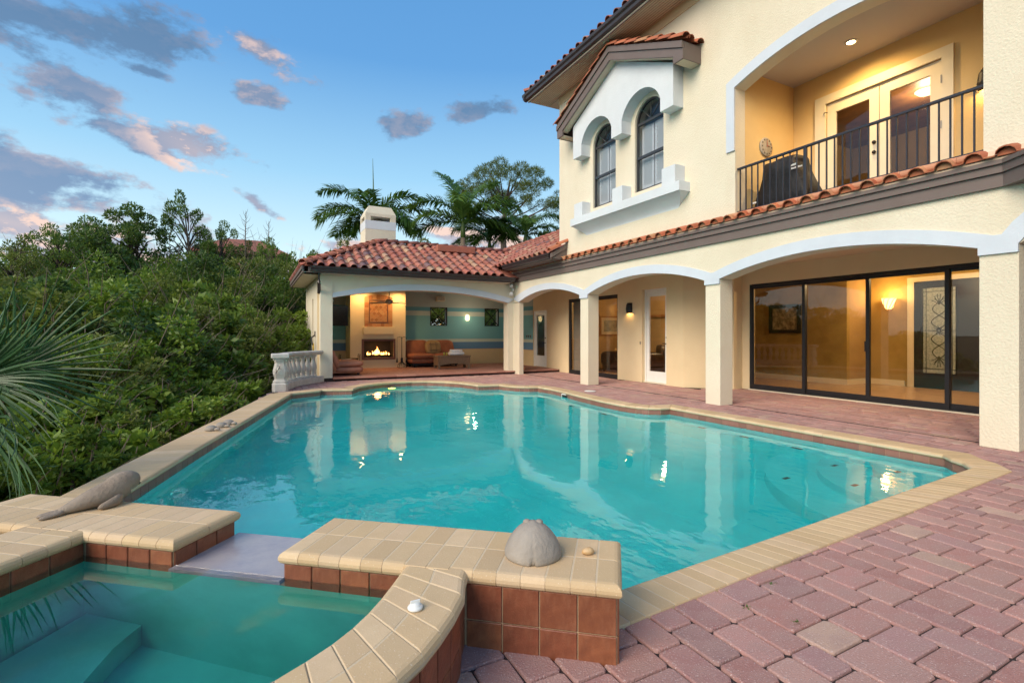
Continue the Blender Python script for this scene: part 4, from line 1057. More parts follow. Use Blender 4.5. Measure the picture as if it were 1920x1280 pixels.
# ------------------------------------------------------------------ lanai wing
LY = 14.85
def lanai():
    # floor slab, one step up, with bullnosed edge
    sl = prism('lanai_floor', 'z', [(1.7, 14.76), (9.49, 14.76), (9.49, 19.2), (1.7, 19.2)], [], -.05, .09, 'joint_sand', house)
    rg = random.Random(5); V, F = [], []; k = 0
    y = 14.98; row = 0
    while y < 19.0:
        x = 1.93 - (.1 if row % 2 else 0)
        while x < 9.45:
            w = .2; v = []
            if k < 280 and y < 16.4:
                box('floor_paver', max(x, 1.92) + .002, min(x + w, 9.49) - .002, y + .002, y + .1 - .002, .088, .0985 + rg.uniform(-.0008, .0008), 'slab_paver', sl); k += 1
            else:
                b = len(V); z = .0985 + rg.uniform(-.0008, .0008); x0, x1 = max(x, 1.92) + .002, min(x + w, 9.49) - .002
                V += [(x0, y + .002, z), (x1, y + .002, z), (x1, y + .098, z), (x0, y + .098, z)]; F.append((b, b + 1, b + 2, b + 3))
            x += w
        y += .1; row += 1
    tag(mk('floor_paving', V, F, 'slab_paver', sl), kind='stuff')
    x = 1.93
    while x < 9.4:
        slab('edge_stone', [(x, 14.70), (min(x + .3, 9.48), 14.70), (min(x + .3, 9.48), 14.975), (x, 14.975)], [1, 0, 0, 0], .1, .05, 'slab_paver', sl); x += .3
    # front beam with its shallow arch, pier, left wall, back wall
    prism('beam_wall', 'y', [(1.93, 2.36)] + arc(1.93, 7.52, 2.37, 2.67, 30)[1:] + [(FX - .001, 2.37), (FX - .001, 3.12), (1.93, 3.12)], [], LY, LY + .34, 'stucco', house)
    prism('arch_band', 'y', arc(1.93, 7.52, 2.37, 2.67, 30) + arc(FX - .005, 1.935, 2.50, 2.86, 30), [], LY - .03, LY, 'white_trim', house)
    box('pier', 1.60, 1.93, LY - .03, LY + .36, 0, 3.12, 'stucco', house, .006)
    prism('left_wall', 'x', [(15.211, 0), (19.3, 0), (19.3, 3.1), (15.211, 3.1)], [[(16.9, .9), (17.25, .9), (17.25, 2.45), (16.9, 2.45)]], 1.62, 1.86, 'stucco', house)
    box('niche_back', 1.80, 1.84, 16.9, 17.25, .9, 2.45, 'stucco_smooth', house)
    wins = [[(6.21, 1.66), (6.94, 1.66), (6.94, 2.41), (6.21, 2.41)], [(8.60, 1.66), (9.28, 1.66), (9.28, 2.41), (8.60, 2.41)]]
    prism('back_wall', 'y', [(1.62, 0), (9.5, 0), (9.5, 3.1), (1.62, 3.1)], wins, 19.301, 19.5, 'stucco', house)
    prism('painted_wall', 'y', [(1.861, .05), (9.5, .05), (9.5, 3.0), (1.861, 3.0)], wins, 19.2, 19.3, 'painted_stripes', house)
    prism('painted_wall', 'x', [(15.2, .05), (19.199, .05), (19.199, 3.0), (15.2, 3.0)], [], 1.862, 1.885, 'painted_stripes', house)
    prism('painted_wall', 'x', [(16.63, .09), (19.199, .09), (19.199, 2.98), (16.63, 2.98)], [], 9.485, 9.499, 'painted_stripes', house)
    box('lanai_ceiling', 1.62, 9.499, 15.192, 19.3, 2.99, 3.08, 'ceiling_grey', house)
    box('porch_ceiling_edge', FX + .342, 9.74, 14.5, 15.19, 2.93, 3.3, 'ceiling_cream', house)
    for w in wins:
        (x0, z0), (x1, _), (_, z1), _ = w
        fr = prism('window', 'y', [(x0, z0), (x1, z0), (x1, z1), (x0, z1)], [[(x0 + .03, z0 + .03), (x1 - .03, z0 + .03), (x1 - .03, z1 - .03), (x0 + .03, z1 - .03)]], 19.21, 19.26, 'black_metal', house)
        tube('brace', ([(x0, 19.225, z0), (x1, 19.225, z1)], [.018, .018]), 'black_metal', fr, 6); tube('brace', ([(x0, 19.235, z1), (x1, 19.235, z0)], [.018, .018]), 'black_metal', fr, 6)
        box('pane', x0, x1, 19.25, 19.254, z0, z1, 'glass_clear', fr)
    # roof planes
    e, zr = 14.35, 3.17; s1 = .47; rY = 16.93; rz = zr + s1 * (rY - e); xl = 1.12
    hx = xl + (rY - e)
    V = [(xl, e, zr), (8.2, e, zr), (9.3, rY, rz), (hx, rY, rz), (xl, 2 * rY - e, zr), (9.3, 2 * rY - e, zr)]
    rf = mk('lanai_roof', V, [(0, 1, 2, 3), (0, 3, 4), (3, 2, 5, 4)], 'ridge_tile', house)
    # side wing roof, slope faces the pool
    sx, sz, s2 = 7.20, 3.56, .585; rx = 9.12
    W2 = [(sx, 11.62, sz), (FX + .003, 11.62, sz + s2 * (FX - sx)), (FX + .003, 12.0, sz + s2 * (FX - sx)), (rx, 12.0, sz + s2 * (rx - sx)), (rx, 19.5, sz + s2 * (rx - sx)), (sx, 19.5, sz)]
    wr = mk('wing_roof', W2 + [(rx + 2, 12.0, sz + s2 * (rx - sx) - 1.1), (rx + 2, 19.5, sz + s2 * (rx - sx) - 1.1)], [(0, 1, 2, 3, 4, 5), (3, 6, 7, 4)], 'ridge_tile', house)
    cols = int((9.0 - xl) / .287)
    n = 0
    L = math.hypot(1, s1)
    for r in range(8):
        yy = e + (r * .365) / L - .03; zz = zr + s1 * (yy - e) + .012
        if yy > rY - .1: break
        for c in range(cols):
            x = xl + .16 + c * .287 + .05
            if x < xl + (yy - e) + .05: continue
            if sz + s2 * (x - sx) > zz + .10 and x > sx: continue
            place_tile(rf, (x, yy, zz), (1, 0, 0), (0, 1, s1)); n += 1
    for r in range(8):                                   # left hip face, seen edge-on
        xx = xl + (r * .365) / L - .03; zz = zr + s1 * (xx - xl) + .012
        yv = 2 * rY - e
        while yv > e + (xx - xl) + .15:
            if yv < 2 * rY - e - (xx - xl) - .1 and (r == 0 or yv < e + (xx - xl) + 1.2): place_tile(rf, (xx, yv, zz), (0, -1, 0), (1, 0, s1))
            yv -= .287
    cap_tile(rf, (xl - .02, e - .02, zr + .05), (hx, rY, rz + .06)); cap_tile(rf, (9.0, rY, rz + .06), (hx - .1, rY, rz + .06))
    L2 = math.hypot(1, s2)
    for r in range(7):
        xx = sx + (r * .365) / L2 - .04; zz = sz + s2 * (xx - sx) + .012
        y = 11.78 if xx < FX - .25 else 12.16
        while y < 18.5:
            ok = zz > zr + s1 * (min(y, rY) - e) - s1 * max(0, y - rY) - .06 or y < e
            if ok: place_tile(wr, (xx, y, zz), (0, -1, 0), (1, 0, s2))
            y += .287
    cap_tile(wr, (rx, 19, sz + s2 * (rx - sx) + .05), (rx, 12, sz + s2 * (rx - sx) + .05))
    cap_tile(wr, (sx - .05, 11.60, sz + .04), (FX, 11.60, sz + s2 * (FX - sx) + .06), .09, 'skirt_tile', 'verge_tile')
    # verge board, gutters, fascia
    prism('verge_board', 'y', [(sx - .02, sz - .02), (FX, sz + s2 * (FX - sx)), (FX, sz + s2 * (FX - sx) - .13), (sx - .02, sz - .14)], [], 11.57, 11.62, 'brown_fascia', wr)
    prism('verge_board', 'y', [(sx + .03, sz - .142), (FX, sz + s2 * (FX - sx) - .132), (FX, 3.44), (sx + .25, 3.40), (sx + .03, 3.42)], [], 11.60, 11.64, 'brown_fascia', wr)
    box('wing_soffit', sx + .03, FX, 11.64, LY - .35, 3.40, 3.42, 'brown_fascia', wr)
    def ogee_x(nm, a, b, y, z, p, m='gutter_brown'): prism(nm, 'x', [(y + .02, z), (y - .06, z + .02), (y - .07, z + .07), (y - .10, z + .10), (y - .11, z + .145), (y + .02, z + .145)], [], a, b, m, p)
    def ogee_y(nm, a, b, x, z, p, m='gutter_brown'): prism(nm, 'y', [(x + .02, z), (x - .06, z + .02), (x - .07, z + .07), (x - .10, z + .10), (x - .11, z + .145), (x + .02, z + .145)], [], a, b, m, p)
    ogee_x('gutter', 1.30, 7.50, e + .02, 3.025, rf)
    ogee_y('gutter', 11.68, 14.55, sx + .02, 3.42, wr)
    box('fascia_board', 1.25, FX - .3, e + .05, e + .09, 3.0, 3.17, 'brown_fascia', rf)
    box('flat_soffit', 1.16, FX - .3, e + .091, LY - .001, 3.0, 3.025, 'soffit', rf)
    box('fascia_board', xl - .01, xl + .03, e + .05, 19.5, 3.0, 3.16, 'brown_fascia', rf); box('fascia_board', xl - .04, xl - .012, e, 19.5, 3.07, 3.165, 'brown_fascia', rf)
    box('flat_soffit', xl + .031, 1.60, e + .091, 19.5, 3.0, 3.024, 'soffit', rf)
    box('roof_hatch_ridge', 5.5, 6.9, rY - .75, rY - .50, rz - .22, rz + .0, 'ridge_tile', rf, .02)
    # downspout by the pier
    tube('downspout', ([(1.53, 14.45, 3.05), (1.53, 14.47, 2.75), (1.57, 14.80, 2.55), (1.58, 15.0, 2.5)], [.045] * 4), 'gutter_brown', rf, 4, False)
    tube('downspout', ([(1.575, 15.1, 2.5), (1.575, 15.1, .05)], [.04, .04]), 'stucco_smooth', rf, 4, False)
    # chimney breast with fireplace
    fb = [(3.43, .48), (4.49, .48), (4.49, 1.08), (3.43, 1.08)]
    cb = prism('chimney_breast', 'y', [(2.96, .09), (4.94, .09), (4.94, 2.985), (2.96, 2.985)], [fb], 18.2, 19.198, 'stucco_smooth', house)
    box('mantel', 3.39, 4.51, 18.08, 18.2, 1.32, 1.57, 'stucco_smooth', cb, .01)
    prism('fireplace_surround', 'y', [(3.35, .40), (4.56, .40), (4.56, 1.15), (3.35, 1.15)], [fb], 18.17, 18.2, 'copper_frame', cb)
    box('firebox', 3.40, 4.52, 18.75, 18.8, .46, 1.1, 'firebox', cb)
    boxes('firebox_lining', [(3.40, 3.432, 18.21, 18.75, .46, 1.1), (4.488, 4.52, 18.21, 18.75, .46, 1.1), (3.432, 4.488, 18.21, 18.75, .46, .49), (3.432, 4.488, 18.21, 18.75, 1.07, 1.1)], 'firebox', cb)
    # tile panel over the mantel
    x0, x1, z0, z1 = 3.44, 4.45, 1.60, 2.66
    pan = prism('tile_panel', 'y', [(x0, z0), (x1, z0)] + arc(x1, x0, z1, z1 + .10, 14), [], 18.185, 18.2, 'mosaic_grout', cb)
    def tl(poly): 
        q = [(a, b) for a, b in poly]; v = [(a, 18.176, b) for a, b in q] + [(a, 18.186, b) for a, b in q]; k = len(q)
        mk('panel_tile', v, [tuple(range(k))] + [(i, (i + 1) % k, k + (i + 1) % k, k + i) for i in range(k)], 'mosaic', pan)
    g = .006; bw = .155
    for c in range(7):
        a = x0 + .005 + c * (x1 - x0 - .01) / 7; b = a + (x1 - x0 - .01) / 7
        tl([(a + g, z0 + g), (b - g, z0 + g), (b - g, z0 + .12), (a + g, z0 + .12)])
        zz0, zz1 = [arc(x0, x1, z1, z1 + .1, 14)[2 * c + q][1] for q in (0, 2)]
        tl([(a + g, z1 - .09), (b - g, z1 - .09), (b - g, zz1 - g), (a + g, zz0 - g)])
    nz = 9
    for c in range(nz):
        a = z0 + .125 + c * (z1 - .095 - z0 - .125) / nz; b = a + (z1 - .095 - z0 - .125) / nz - g
        for p in (x0 + .008, x1 - bw): tl([(p, a), (p + bw - .01, a), (p + bw - .01, b), (p, b)])
    ix0, ix1, iz0, iz1 = x0 + bw + .012, x1 - bw - .012, z0 + .135, z1 - .105
    for (p, q, r, t) in ((ix0, ix1, iz0, iz0 + .025), (ix0, ix1, iz1 - .025, iz1), (ix0, ix0 + .025, iz0 + .03, iz1 - .03), (ix1 - .025, ix1, iz0 + .03, iz1 - .03)):
        box('panel_border', p, q, 18.168, 18.186, r, t, 'copper_frame', pan)
    jx0, jx1, jz0, jz1 = ix0 + .03, ix1 - .03, iz0 + .03, iz1 - .03; hx_ = (jx1 - jx0) / 8; hz = (jz1 - jz0) / 10
    for i in range(9):
        for j in range(11):
            if (i + j) % 2: continue
            cx, cz = jx0 + i * hx_, jz0 + j * hz
            pts = [(cx, cz - hz + g), (cx + hx_ - g, cz), (cx, cz + hz - g), (cx - hx_ + g, cz)]
            pts = [(min(max(a, jx0), jx1), min(max(b, jz0), jz1)) for a, b in pts]
            if len(set(pts)) >= 3: tl(pts)
    # chimney stack
    c = (3.83, 17.75)
    st = box('chimney', c[0] - .52, c[0] + .52, c[1] - .45, c[1] + .45, 3.6, 4.93, 'stucco', house)
    box('chimney_band', c[0] - .525, c[0] + .525, c[1] - .455, c[1] + .455, 4.931, 5.22, 'white_stucco', st)
    for b_ in [(c[0] + sx_ * .43 - .09, c[0] + sx_ * .43 + .09, c[1] + sy_ * .37 - .08, c[1] + sy_ * .37 + .08, 5.221, 5.37) for sx_ in (-1, 1) for sy_ in (-1, 1)]: box('chimney_post', *b_, 'stucco', st)
    lathe('flue', [(0, 0), (.16, 0), (.16, .12), (0, .13)], (c[0], c[1], 5.221), 'nickel', st, 14)
    a, b, z0, z1 = .52, .45, 5.371, 5.74; a2, b2 = .38, .36
    V = [(c[0] + sx_ * p, c[1] + sy_ * q, z) for p, q, z in ((a, b, z0), (a, b, z0 + .10), (a2, b2, z1)) for sx_, sy_ in ((-1, -1), (1, -1), (1, 1), (-1, 1))]
    mk('chimney_cap', V, [(3, 2, 1, 0), (8, 9, 10, 11)] + [(r * 4 + i, r * 4 + (i + 1) % 4, r * 4 + 4 + (i + 1) % 4, r * 4 + 4 + i) for r in range(2) for i in range(4)], 'stucco', st)
lanai()

# ------------------------------------------------------------------ things on and around the deck
def cushion(name, cx, cy, cz, sx, sy, sz, m, parent, rx=0, ry=0, rz=0, puff=.5, n=8):
    """soft padded block: superellipsoid"""
    V, F = [], []
    def sg(v, e): return math.copysign(abs(v) ** e, v)
    rows = n; cols = 2 * n
    for i in range(rows + 1):
        a = -math.pi / 2 + math.pi * i / rows
        for j in range(cols):
            b = 2 * math.pi * j / cols
            V.append(Vector((sx / 2 * sg(math.cos(a), puff) * sg(math.cos(b), .35), sy / 2 * sg(math.cos(a), puff) * sg(math.sin(b), .35), sz / 2 * sg(math.sin(a), .55))))
    for i in range(rows):
        for j in range(cols): p, q = i * cols + j, i * cols + (j + 1) % cols; F.append((p, q, q + cols, p + cols))
    Mx = Matrix.Translation((cx, cy, cz)) @ Matrix.Rotation(rz, 4, 'Z') @ Matrix.Rotation(rx, 4, 'X') @ Matrix.Rotation(ry, 4, 'Y')
    return mk(name, [Mx @ v for v in V], F, m, parent, True)

def balustrade():
    b = thing('balustrade', (.9, 13.7, 0), 'white cast-stone balustrade curving from the pool corner to the lanai pier', 'balustrade')
    path = [Vector(p) for p in ((.50, 12.74), (.60, 13.15), (.72, 13.55), (.90, 13.92), (1.15, 14.28), (1.38, 14.55), (1.57, 14.78))]
    def ribbon(nm, half, z0, z1, ch, path=path):
        V, F = [], []
        for i, p in enumerate(path):
            d = (path[min(i + 1, len(path) - 1)] - path[max(i - 1, 0)]).normalized(); nn = Vector((-d.y, d.x))
            for w, z in ((-half + ch, z0), (-half, z0 + ch), (-half, z1 - ch), (-half + ch, z1), (half - ch, z1), (half, z1 - ch), (half, z0 + ch), (half - ch, z0)):
                q = p + nn * w; V.append((q.x, q.y, z))
        for i in range(len(path) - 1):
            for k in range(8): F.append((i * 8 + k, i * 8 + (k + 1) % 8, i * 8 + 8 + (k + 1) % 8, i * 8 + 8 + k))
        F.append(tuple(range(8))[::-1]); F.append(tuple(len(path) * 8 - 8 + k for k in range(8)))
        mk(nm, V, F, 'cast_stone', b)
    ribbon('plinth', .15, 0.0, .17, .012); ribbon('top_rail', .135, .80, .875, .02); ribbon('rail_bed', .10, .765, .80, .01)
    prof = [(.085, 0), (.085, .05), (.065, .06), (.06, .085), (.07, .10), (.058, .12), (.062, .15), (.088, .22), (.092, .27), (.08, .33), (.055, .42), (.045, .48), (.05, .495), (.062, .505), (.05, .52), (.055, .545), (.078, .555), (.078, .60)]
    L = [0.0]
    for i in range(len(path) - 1): L.append(L[-1] + (path[i + 1] - path[i]).length)
    def at(s):
        i = max(j for j in range(len(L)) if L[j] <= s + 1e-9); i = min(i, len(path) - 2); return path[i].lerp(path[i + 1], (s - L[i]) / (L[i + 1] - L[i]))
    s = .42
    while s < L[-1] - .1:
        p = at(s); lathe('baluster', prof, (p.x, p.y, .165), 'cast_stone', b, 14, sq=(0, 1, 16, 17)); s += .235
    # end pedestal: square, swelling like the balusters, on its own base and under a flat cap
    pr = [(.17, -.17), (.17, 0), (.15, .02), (.15, .07), (.125, .09), (.115, .13), (.125, .15), (.15, .24), (.152, .30), (.135, .38), (.115, .47), (.11, .50), (.125, .52), (.125, .545), (.15, .565), (.15, .60)]
    lathe('pedestal', pr, (.50, 12.80, .172), 'cast_stone', b, 16, sq=range(len(pr)), smooth=False)
    box('pedestal_cap', .50 - .19, .50 + .19, 12.80 - .19, 12.80 + .19, .773, .88, 'cast_stone', b, .025, 3)
    lz = tube('lizard_ornament', [([(.40, 12.60, .42), (.43, 12.60, .50), (.47, 12.605, .56), (.49, 12.60, .64)], [.006, .018, .02, .012]), ([(.43, 12.60, .50), (.39, 12.59, .53)], [.008, .005]), ([(.46, 12.605, .55), (.52, 12.59, .53)], [.008, .005]), ([(.47, 12.605, .58), (.43, 12.59, .62)], [.007, .005])], 'nickel', None, 7)
    tag(lz, 'small verdigris metal lizard hung on the balustrade pedestal', 'ornament')
balustrade()

def lanai_things():
    z0 = .1
    # futon by the back wall
    f = thing('futon_sofa', (6.0, 18.3, z0), 'rust-brown suede futon sofa against the striped wall', 'sofa')
    x0, x1 = 5.02, 7.05
    for a, b in ((x0, 6.03), (6.05, x1)):
        w = b - a; cx = (a + b) / 2
        cushion('back_cushion', cx, 18.78, .74, w, .26, .72, 'suede', f, rx=-.30)
        cushion('seat_cushion', cx, 18.22, .50, w, .92, .20, 'suede', f)
        cushion('lower_cushion', cx, 18.24, .33, w * .98, .88, .20, 'suede', f)
    box('frame', x0 + .12, x1 - .12, 17.95, 18.75, .17, .25, 'black_metal', f, .01)
    for x in (x0 + .2, x1 - .2):
        for y in (17.98, 18.6): tube('leg', ([(x, y, .18), (x, y, .1)], [.03, .035]), 'black_metal', f, 8)
    p = cushion('throw_pillow', 6.06, 18.40, .82, .62, .20, .56, mat('plaid', (.38, .24, .105), .95, var=.3, vscale=6, bump=.3, bscale=60), None, rx=-.28, rz=.1, puff=.8, n=12)
    tag(p, 'tan plaid throw pillow leaning on the suede futon', 'pillow')
    # plaid lines stitched on the pillow face
    for o in (-.13, .09):
        Mx = Matrix.Translation((6.06, 18.40, .82)) @ Matrix.Rotation(.1, 4, 'Z') @ Matrix.Rotation(-.28, 4, 'X')
        for pts in ([(o, -.102, -.19), (o, -.108, 0), (o, -.102, .19)], [(-.2, -.102, o), (0, -.108, o), (.2, -.102, o)]):
            tube('stripe', ([Mx @ Vector(q) for q in pts], [.008] * 3), 'wicker', p, 4)
    # wicker table
    t = thing('wicker_table', (6.3, 16.95, z0), 'brown woven wicker coffee table in front of the futon', 'table')
    a, b, c, d = 5.68, 6.93, 16.68, 17.22
    box('top', a, b, c, d, .50, .56, 'wicker', t, .015)
    for y in (c + .02, d - .05): prism('apron', 'y', [(a + .02, .5), (b - .02, .5), (b - .02, .22)] + arc(b - .12, a + .12, .22, .28, 10) + [(a + .02, .22)], [], y, y + .03, 'wicker', t)
    for x in (a + .02, b - .05): box('side_panel', x, x + .03, c + .052, d - .052, .22, .5, 'wicker', t)
    for x in (a + .015, b - .095):
        for y in (c + .015, d - .095): box('leg', x, x + .08, y, y + .08, .1, .499, 'wicker', t, .008)
    # towels
    for k, (y, z, w) in enumerate(((16.85, .625, .50), (17.02, .625, .50), (16.93, .715, .46))):
        V = []; F = []; S = 14
        prof = [(.05 + .012 * math.cos(3 * q * 2 * math.pi / S)) for q in range(S)]
        xs = [6.18 + .02 * k, 6.19 + .02 * k, 6.22 + w - .02, 6.22 + w]
        for xi, x in enumerate(xs):
            for q in range(S):
                an = 2 * math.pi * q / S; rr = (.062 if xi in (1, 2) else .05) * (1 + .06 * math.sin(5 * an + k)); V.append((x, y + 1.25 * rr * math.cos(an), z + .9 * rr * math.sin(an)))
        for i in range(3):
            for q in range(S): F.append((i * S + q, i * S + (q + 1) % S, (i + 1) * S + (q + 1) % S, (i + 1) * S + q))
        F.append(tuple(range(S))[::-1]); F.append(tuple(3 * S + q for q in range(S)))
        tw = mk('rolled_towel', V, F, 'towel', None, True)
        tag(tw, ['white rolled towel at the near side of the wicker table', 'white rolled towel at the far side of the wicker table', 'white rolled towel topmost of the stack on the wicker table'][k], 'towel', 'towels on the wicker table')
    for x, nm in ((5.97, 'left-hand'), (6.07, 'right-hand')):
        g = thing('drinking_glass', (x, 16.85, .56), nm + ' of two lemonade glasses beside the rolled towels', 'glass', 'lemonade glasses')
        lathe('tumbler', [(.03, 0), (.04, .13), (.036, .13), (.027, .01), (0, .01)], (x, 16.85, .561), 'glass_clear', g, 12); lathe('lemonade', [(0, .0), (.026, .0), (.034, .1), (0, .1)], (x, 16.85, .573), 'lemon', g, 12)
    # chaise at the left, near the pier
    f = thing('lounge_sofa', (2.4, 15.9, z0), 'salmon suede futon lounge half hidden behind the lanai pier', 'sofa')
    cushion('seat_cushion', 2.45, 16.0, .44, .92, 1.5, .20, 'suede_pink', f); cushion('lower_cushion', 2.47, 16.0, .27, .88, 1.5, .20, 'suede_pink', f)
    cushion('back_cushion', 2.06, 16.0, .58, .20, 1.5, .70, 'suede_pink', f, ry=-.42); cushion('back_cushion', 1.99, 16.0, .42, .16, 1.45, .60, 'suede_pink', f, ry=-.42)
    box('frame', 1.95, 2.82, 15.35, 16.65, .17, .22, 'suede_pink', f, .01)
    for y in (15.4, 16.6):
        w = lathe('caster', [(0, -.02), (.04, -.02), (.045, 0), (.04, .02), (0, .02)], (0, 0, 0), 'black_metal', f, 12); w.matrix_basis = Matrix.Translation((2.74, y, .145)) @ Matrix.Rotation(R(90), 4, 'X')
    bk = box('magazine', 2.33, 2.62, 15.95, 16.2, .542, .56, 'nickel', None, .003, rot=.2); tag(bk, 'grey magazine lying on the salmon lounge', 'magazine')
    # fireside irons
    t = thing('fire_tools', (4.72, 17.9, z0), 'wrought-iron fireplace tool stand beside the chimney breast', 'tool set')
    c = Vector((4.72, 17.9, 0))
    tube('pole', ([c + Vector((0, 0, .2)), c + Vector((0, 0, 1.22))], [.014, .014]), 'black_metal', t, 7)
    for k in range(4):
        a = math.pi / 4 + k * math.pi / 2; u = Vector((math.cos(a), math.sin(a), 0))
        tube('foot', ([c + u * .0 + Vector((0, 0, .42)), c + u * .05 + Vector((0, 0, .3)), c + u * .16 + Vector((0, 0, .2)), c + u * .19 + Vector((0, 0, .13)), c + u * .13 + Vector((0, 0, .108))], [.012] * 5), 'black_metal', t, 6)
        u = Vector((math.cos(a + .5), math.sin(a + .5), 0))
        tube('hook_arm', ([c + Vector((0, 0, 1.18)), c + u * .07 + Vector((0, 0, 1.23)), c + u * .16 + Vector((0, 0, 1.2)), c + u * .17 + Vector((0, 0, 1.13))], [.009] * 4), 'black_metal', t, 6)
        q = c + u * .17
        tube('poker', ([q + Vector((0, 0, 1.14)), q + Vector((0, 0, .45))], [.008, .008]), 'black_metal', t, 6)
        if k % 2 == 0: box('shovel', q.x - .035, q.x + .035, q.y - .006, q.y + .006, .28, .46, 'black_metal', t)
        else: tube('brush', ([q + Vector((0, 0, .46)), q + Vector((0, 0, .30))], [.018, .035]), 'black_metal', t, 8)
    t = thing('log_rack', (2.85, 17.6, z0), 'black iron log rack standing left of the fireplace', 'log rack')
    for x, y in ((2.52, 17.45), (2.52, 17.75), (3.15, 17.45), (3.15, 17.75)): tube('upright', ([(x, y, .1), (x, y, .6), (x + .015, y, .64)], [.014, .014, .026]), 'black_metal', t, 7)
    for y in (17.45, 17.75): tube('rail', ([(2.5, y, .32), (3.17, y, .32)], [.012, .012]), 'black_metal', t, 6)
    for x in (2.6, 2.85, 3.08): tube('rail', ([(x, 17.43, .325), (x, 17.77, .325)], [.012, .012]), 'black_metal', t, 6)
    rr = random.Random(2)
    for k in range(5):
        y = 17.48 + .06 * k; zz = .39 + .06 * (k % 2); lg = tube('firewood', ([(2.56, y, zz), (2.85, y + .01, zz + .02), (3.1, y - .01, zz + .03)], [.035, .04, .03]), 'log', None, 8)
        tag(lg, ['nearest', 'second nearest', 'middle', 'second farthest', 'farthest'][k] + ' short dark firewood log lying in the iron rack', 'log', 'firewood in the rack')
    # fire
    t = thing('fire_grate', (3.96, 18.5, .49), 'gas log fire burning in the fireplace', 'fire')
    for k in range(4): tube('gas_log', ([(3.6 + .06 * k, 18.42 + .05 * k, .53 + .03 * (k % 2)), (3.95, 18.45 + .04 * k, .56 + .03 * (k % 2)), (4.33 - .05 * k, 18.43 + .05 * k, .53 + .04 * (k % 2))], [.035, .04, .03]), 'log', t, 8)
    em = bpy.data.materials.new('flame'); em.use_nodes = True; n = N(em.node_tree); n.n.clear(); MATS['flame'] = em
    o = n('ShaderNodeOutputMaterial'); z = n('ShaderNodeSeparateXYZ', {0: n('ShaderNodeTexCoord').outputs['Generated']}).outputs[2]
    e = n('ShaderNodeEmission', {0: (1, .3, .03, 1), 1: 3.6}); n.l.new(n.ramp(z, [(0, (1, .42, .07)), (.4, (1, .60, .18)), (1, (1, .20, .015))]), e.inputs[0])
    tr = n('ShaderNodeBsdfTransparent'); mx = n('ShaderNodeMixShader', {0: n.ramp(z, [(0, .5), (.35, 1.0), (.8, .75), (1, .1)]), 1: tr.outputs[0], 2: e.outputs[0]}); n.l.new(mx.outputs[0], o.inputs[0])
    for k, (x, h, w) in enumerate(((3.60, .15, .035), (3.68, .10, .03), (3.80, .17, .035), (3.88, .22, .05), (3.94, .33, .055), (4.0, .24, .05), (4.10, .12, .05), (4.18, .13, .045), (4.28, .15, .03), (4.36, .10, .03))):
        pts = [(x + .02 * math.sin(k * 2 + q * 1.4) * q / 4, 18.40 + .03 * (k % 3), .56 + h * q / 6) for q in range(7)]; rad = [w * v for v in (.5, 1, .95, .75, .5, .25, .03)]
        tube('flame', (pts, rad), 'flame', t, 8)
    lamp_point('fire_light', (3.95, 18.33, .7), 5, (1, .42, .12), t, .12)
    # television, speaker, switches, lights
    t = thing('television', (2.35, 17.1, 1.9), 'flat black television on the left wall beside the chimney breast', 'television')
    box('screen', 2.10, 2.72, 17.05, 17.10, 1.60, 2.26, 'screen_black', t, .008, rot=R(12)); tube('wall_arm', ([(2.4, 17.1, 1.95), (2.15, 17.2, 1.95), (1.89, 17.2, 1.95)], [.03] * 3), 'black_metal', t, 6)
    cm = thing('security_camera', (2.0, 15.6, 2.3), 'small white bullet camera under the lanai arch', 'camera')
    tube('body', ([(2.0, 15.5, 2.32), (1.98, 15.62, 2.34)], [.045, .045]), 'plastic_white', cm, 12); tube('lens', ([(2.001, 15.492, 2.32), (2.0, 15.501, 2.32)], [.02, .02]), 'outdoor_black', cm, 10); tube('bracket', ([(1.98, 15.62, 2.34), (1.88, 15.68, 2.40)], [.02, .02]), 'plastic_white', cm, 8)
    sp_ = thing('outdoor_speaker', (6.6, 19.1, 2.74), 'cream box speaker mounted high on the striped wall', 'speaker')
    box('cabinet', 6.43, 6.79, 19.02, 19.2, 2.64, 2.84, 'plastic_cream', sp_, .03, 3); box('grille', 6.46, 6.76, 19.012, 19.02, 2.665, 2.815, 'clock_stone', sp_)
    for k, x in enumerate((16.80, 16.95, 17.1)):
        s = box('light_switch', 9.474, 9.485, x - .04, x + .04, 1.17, 1.30, 'nickel', None, .003); box('toggle', 9.462, 9.474, x - .012, x + .012, 1.21, 1.26, 'black_metal', s)
        tag(s, ['nearest of three grey switch plates by the lanai door', 'middle of three grey switch plates by the lanai door', 'farthest of three grey switch plates by the lanai door'][k], 'switch', 'switch plates')
    lm = thing('wall_lamp', (7.8, 19.2, 2.0), 'small oval lamp glowing on the striped wall between two windows', 'lamp')
    cushion('shade', 7.80, 19.15, 2.0, .15, .09, .24, emis('lamp_glow', (1, .72, .34), 3), lm, n=6); box('back_plate', 7.74, 7.86, 19.185, 19.2, 1.9, 2.1, 'nickel', lm, .004)
    lamp_point('lamp_light', (7.80, 18.4, 2.0), 9, (1, .80, .55), lm, .04)
    # ceiling fan
    t = thing('ceiling_fan', (3.95, 16.6, 2.4), 'dark ceiling fan hanging in front of the chimney breast', 'fan')
    tube('rod', ([(3.95, 16.6, 2.99), (3.95, 16.6, 2.48)], [.014, .014]), 'nickel', t, 8)
    lathe('motor', [(0, 0), (.07, 0), (.13, .03), (.135, .09), (.10, .13), (.04, .16), (0, .16)], (3.95, 16.6, 2.34), 'nickel', t, 18)
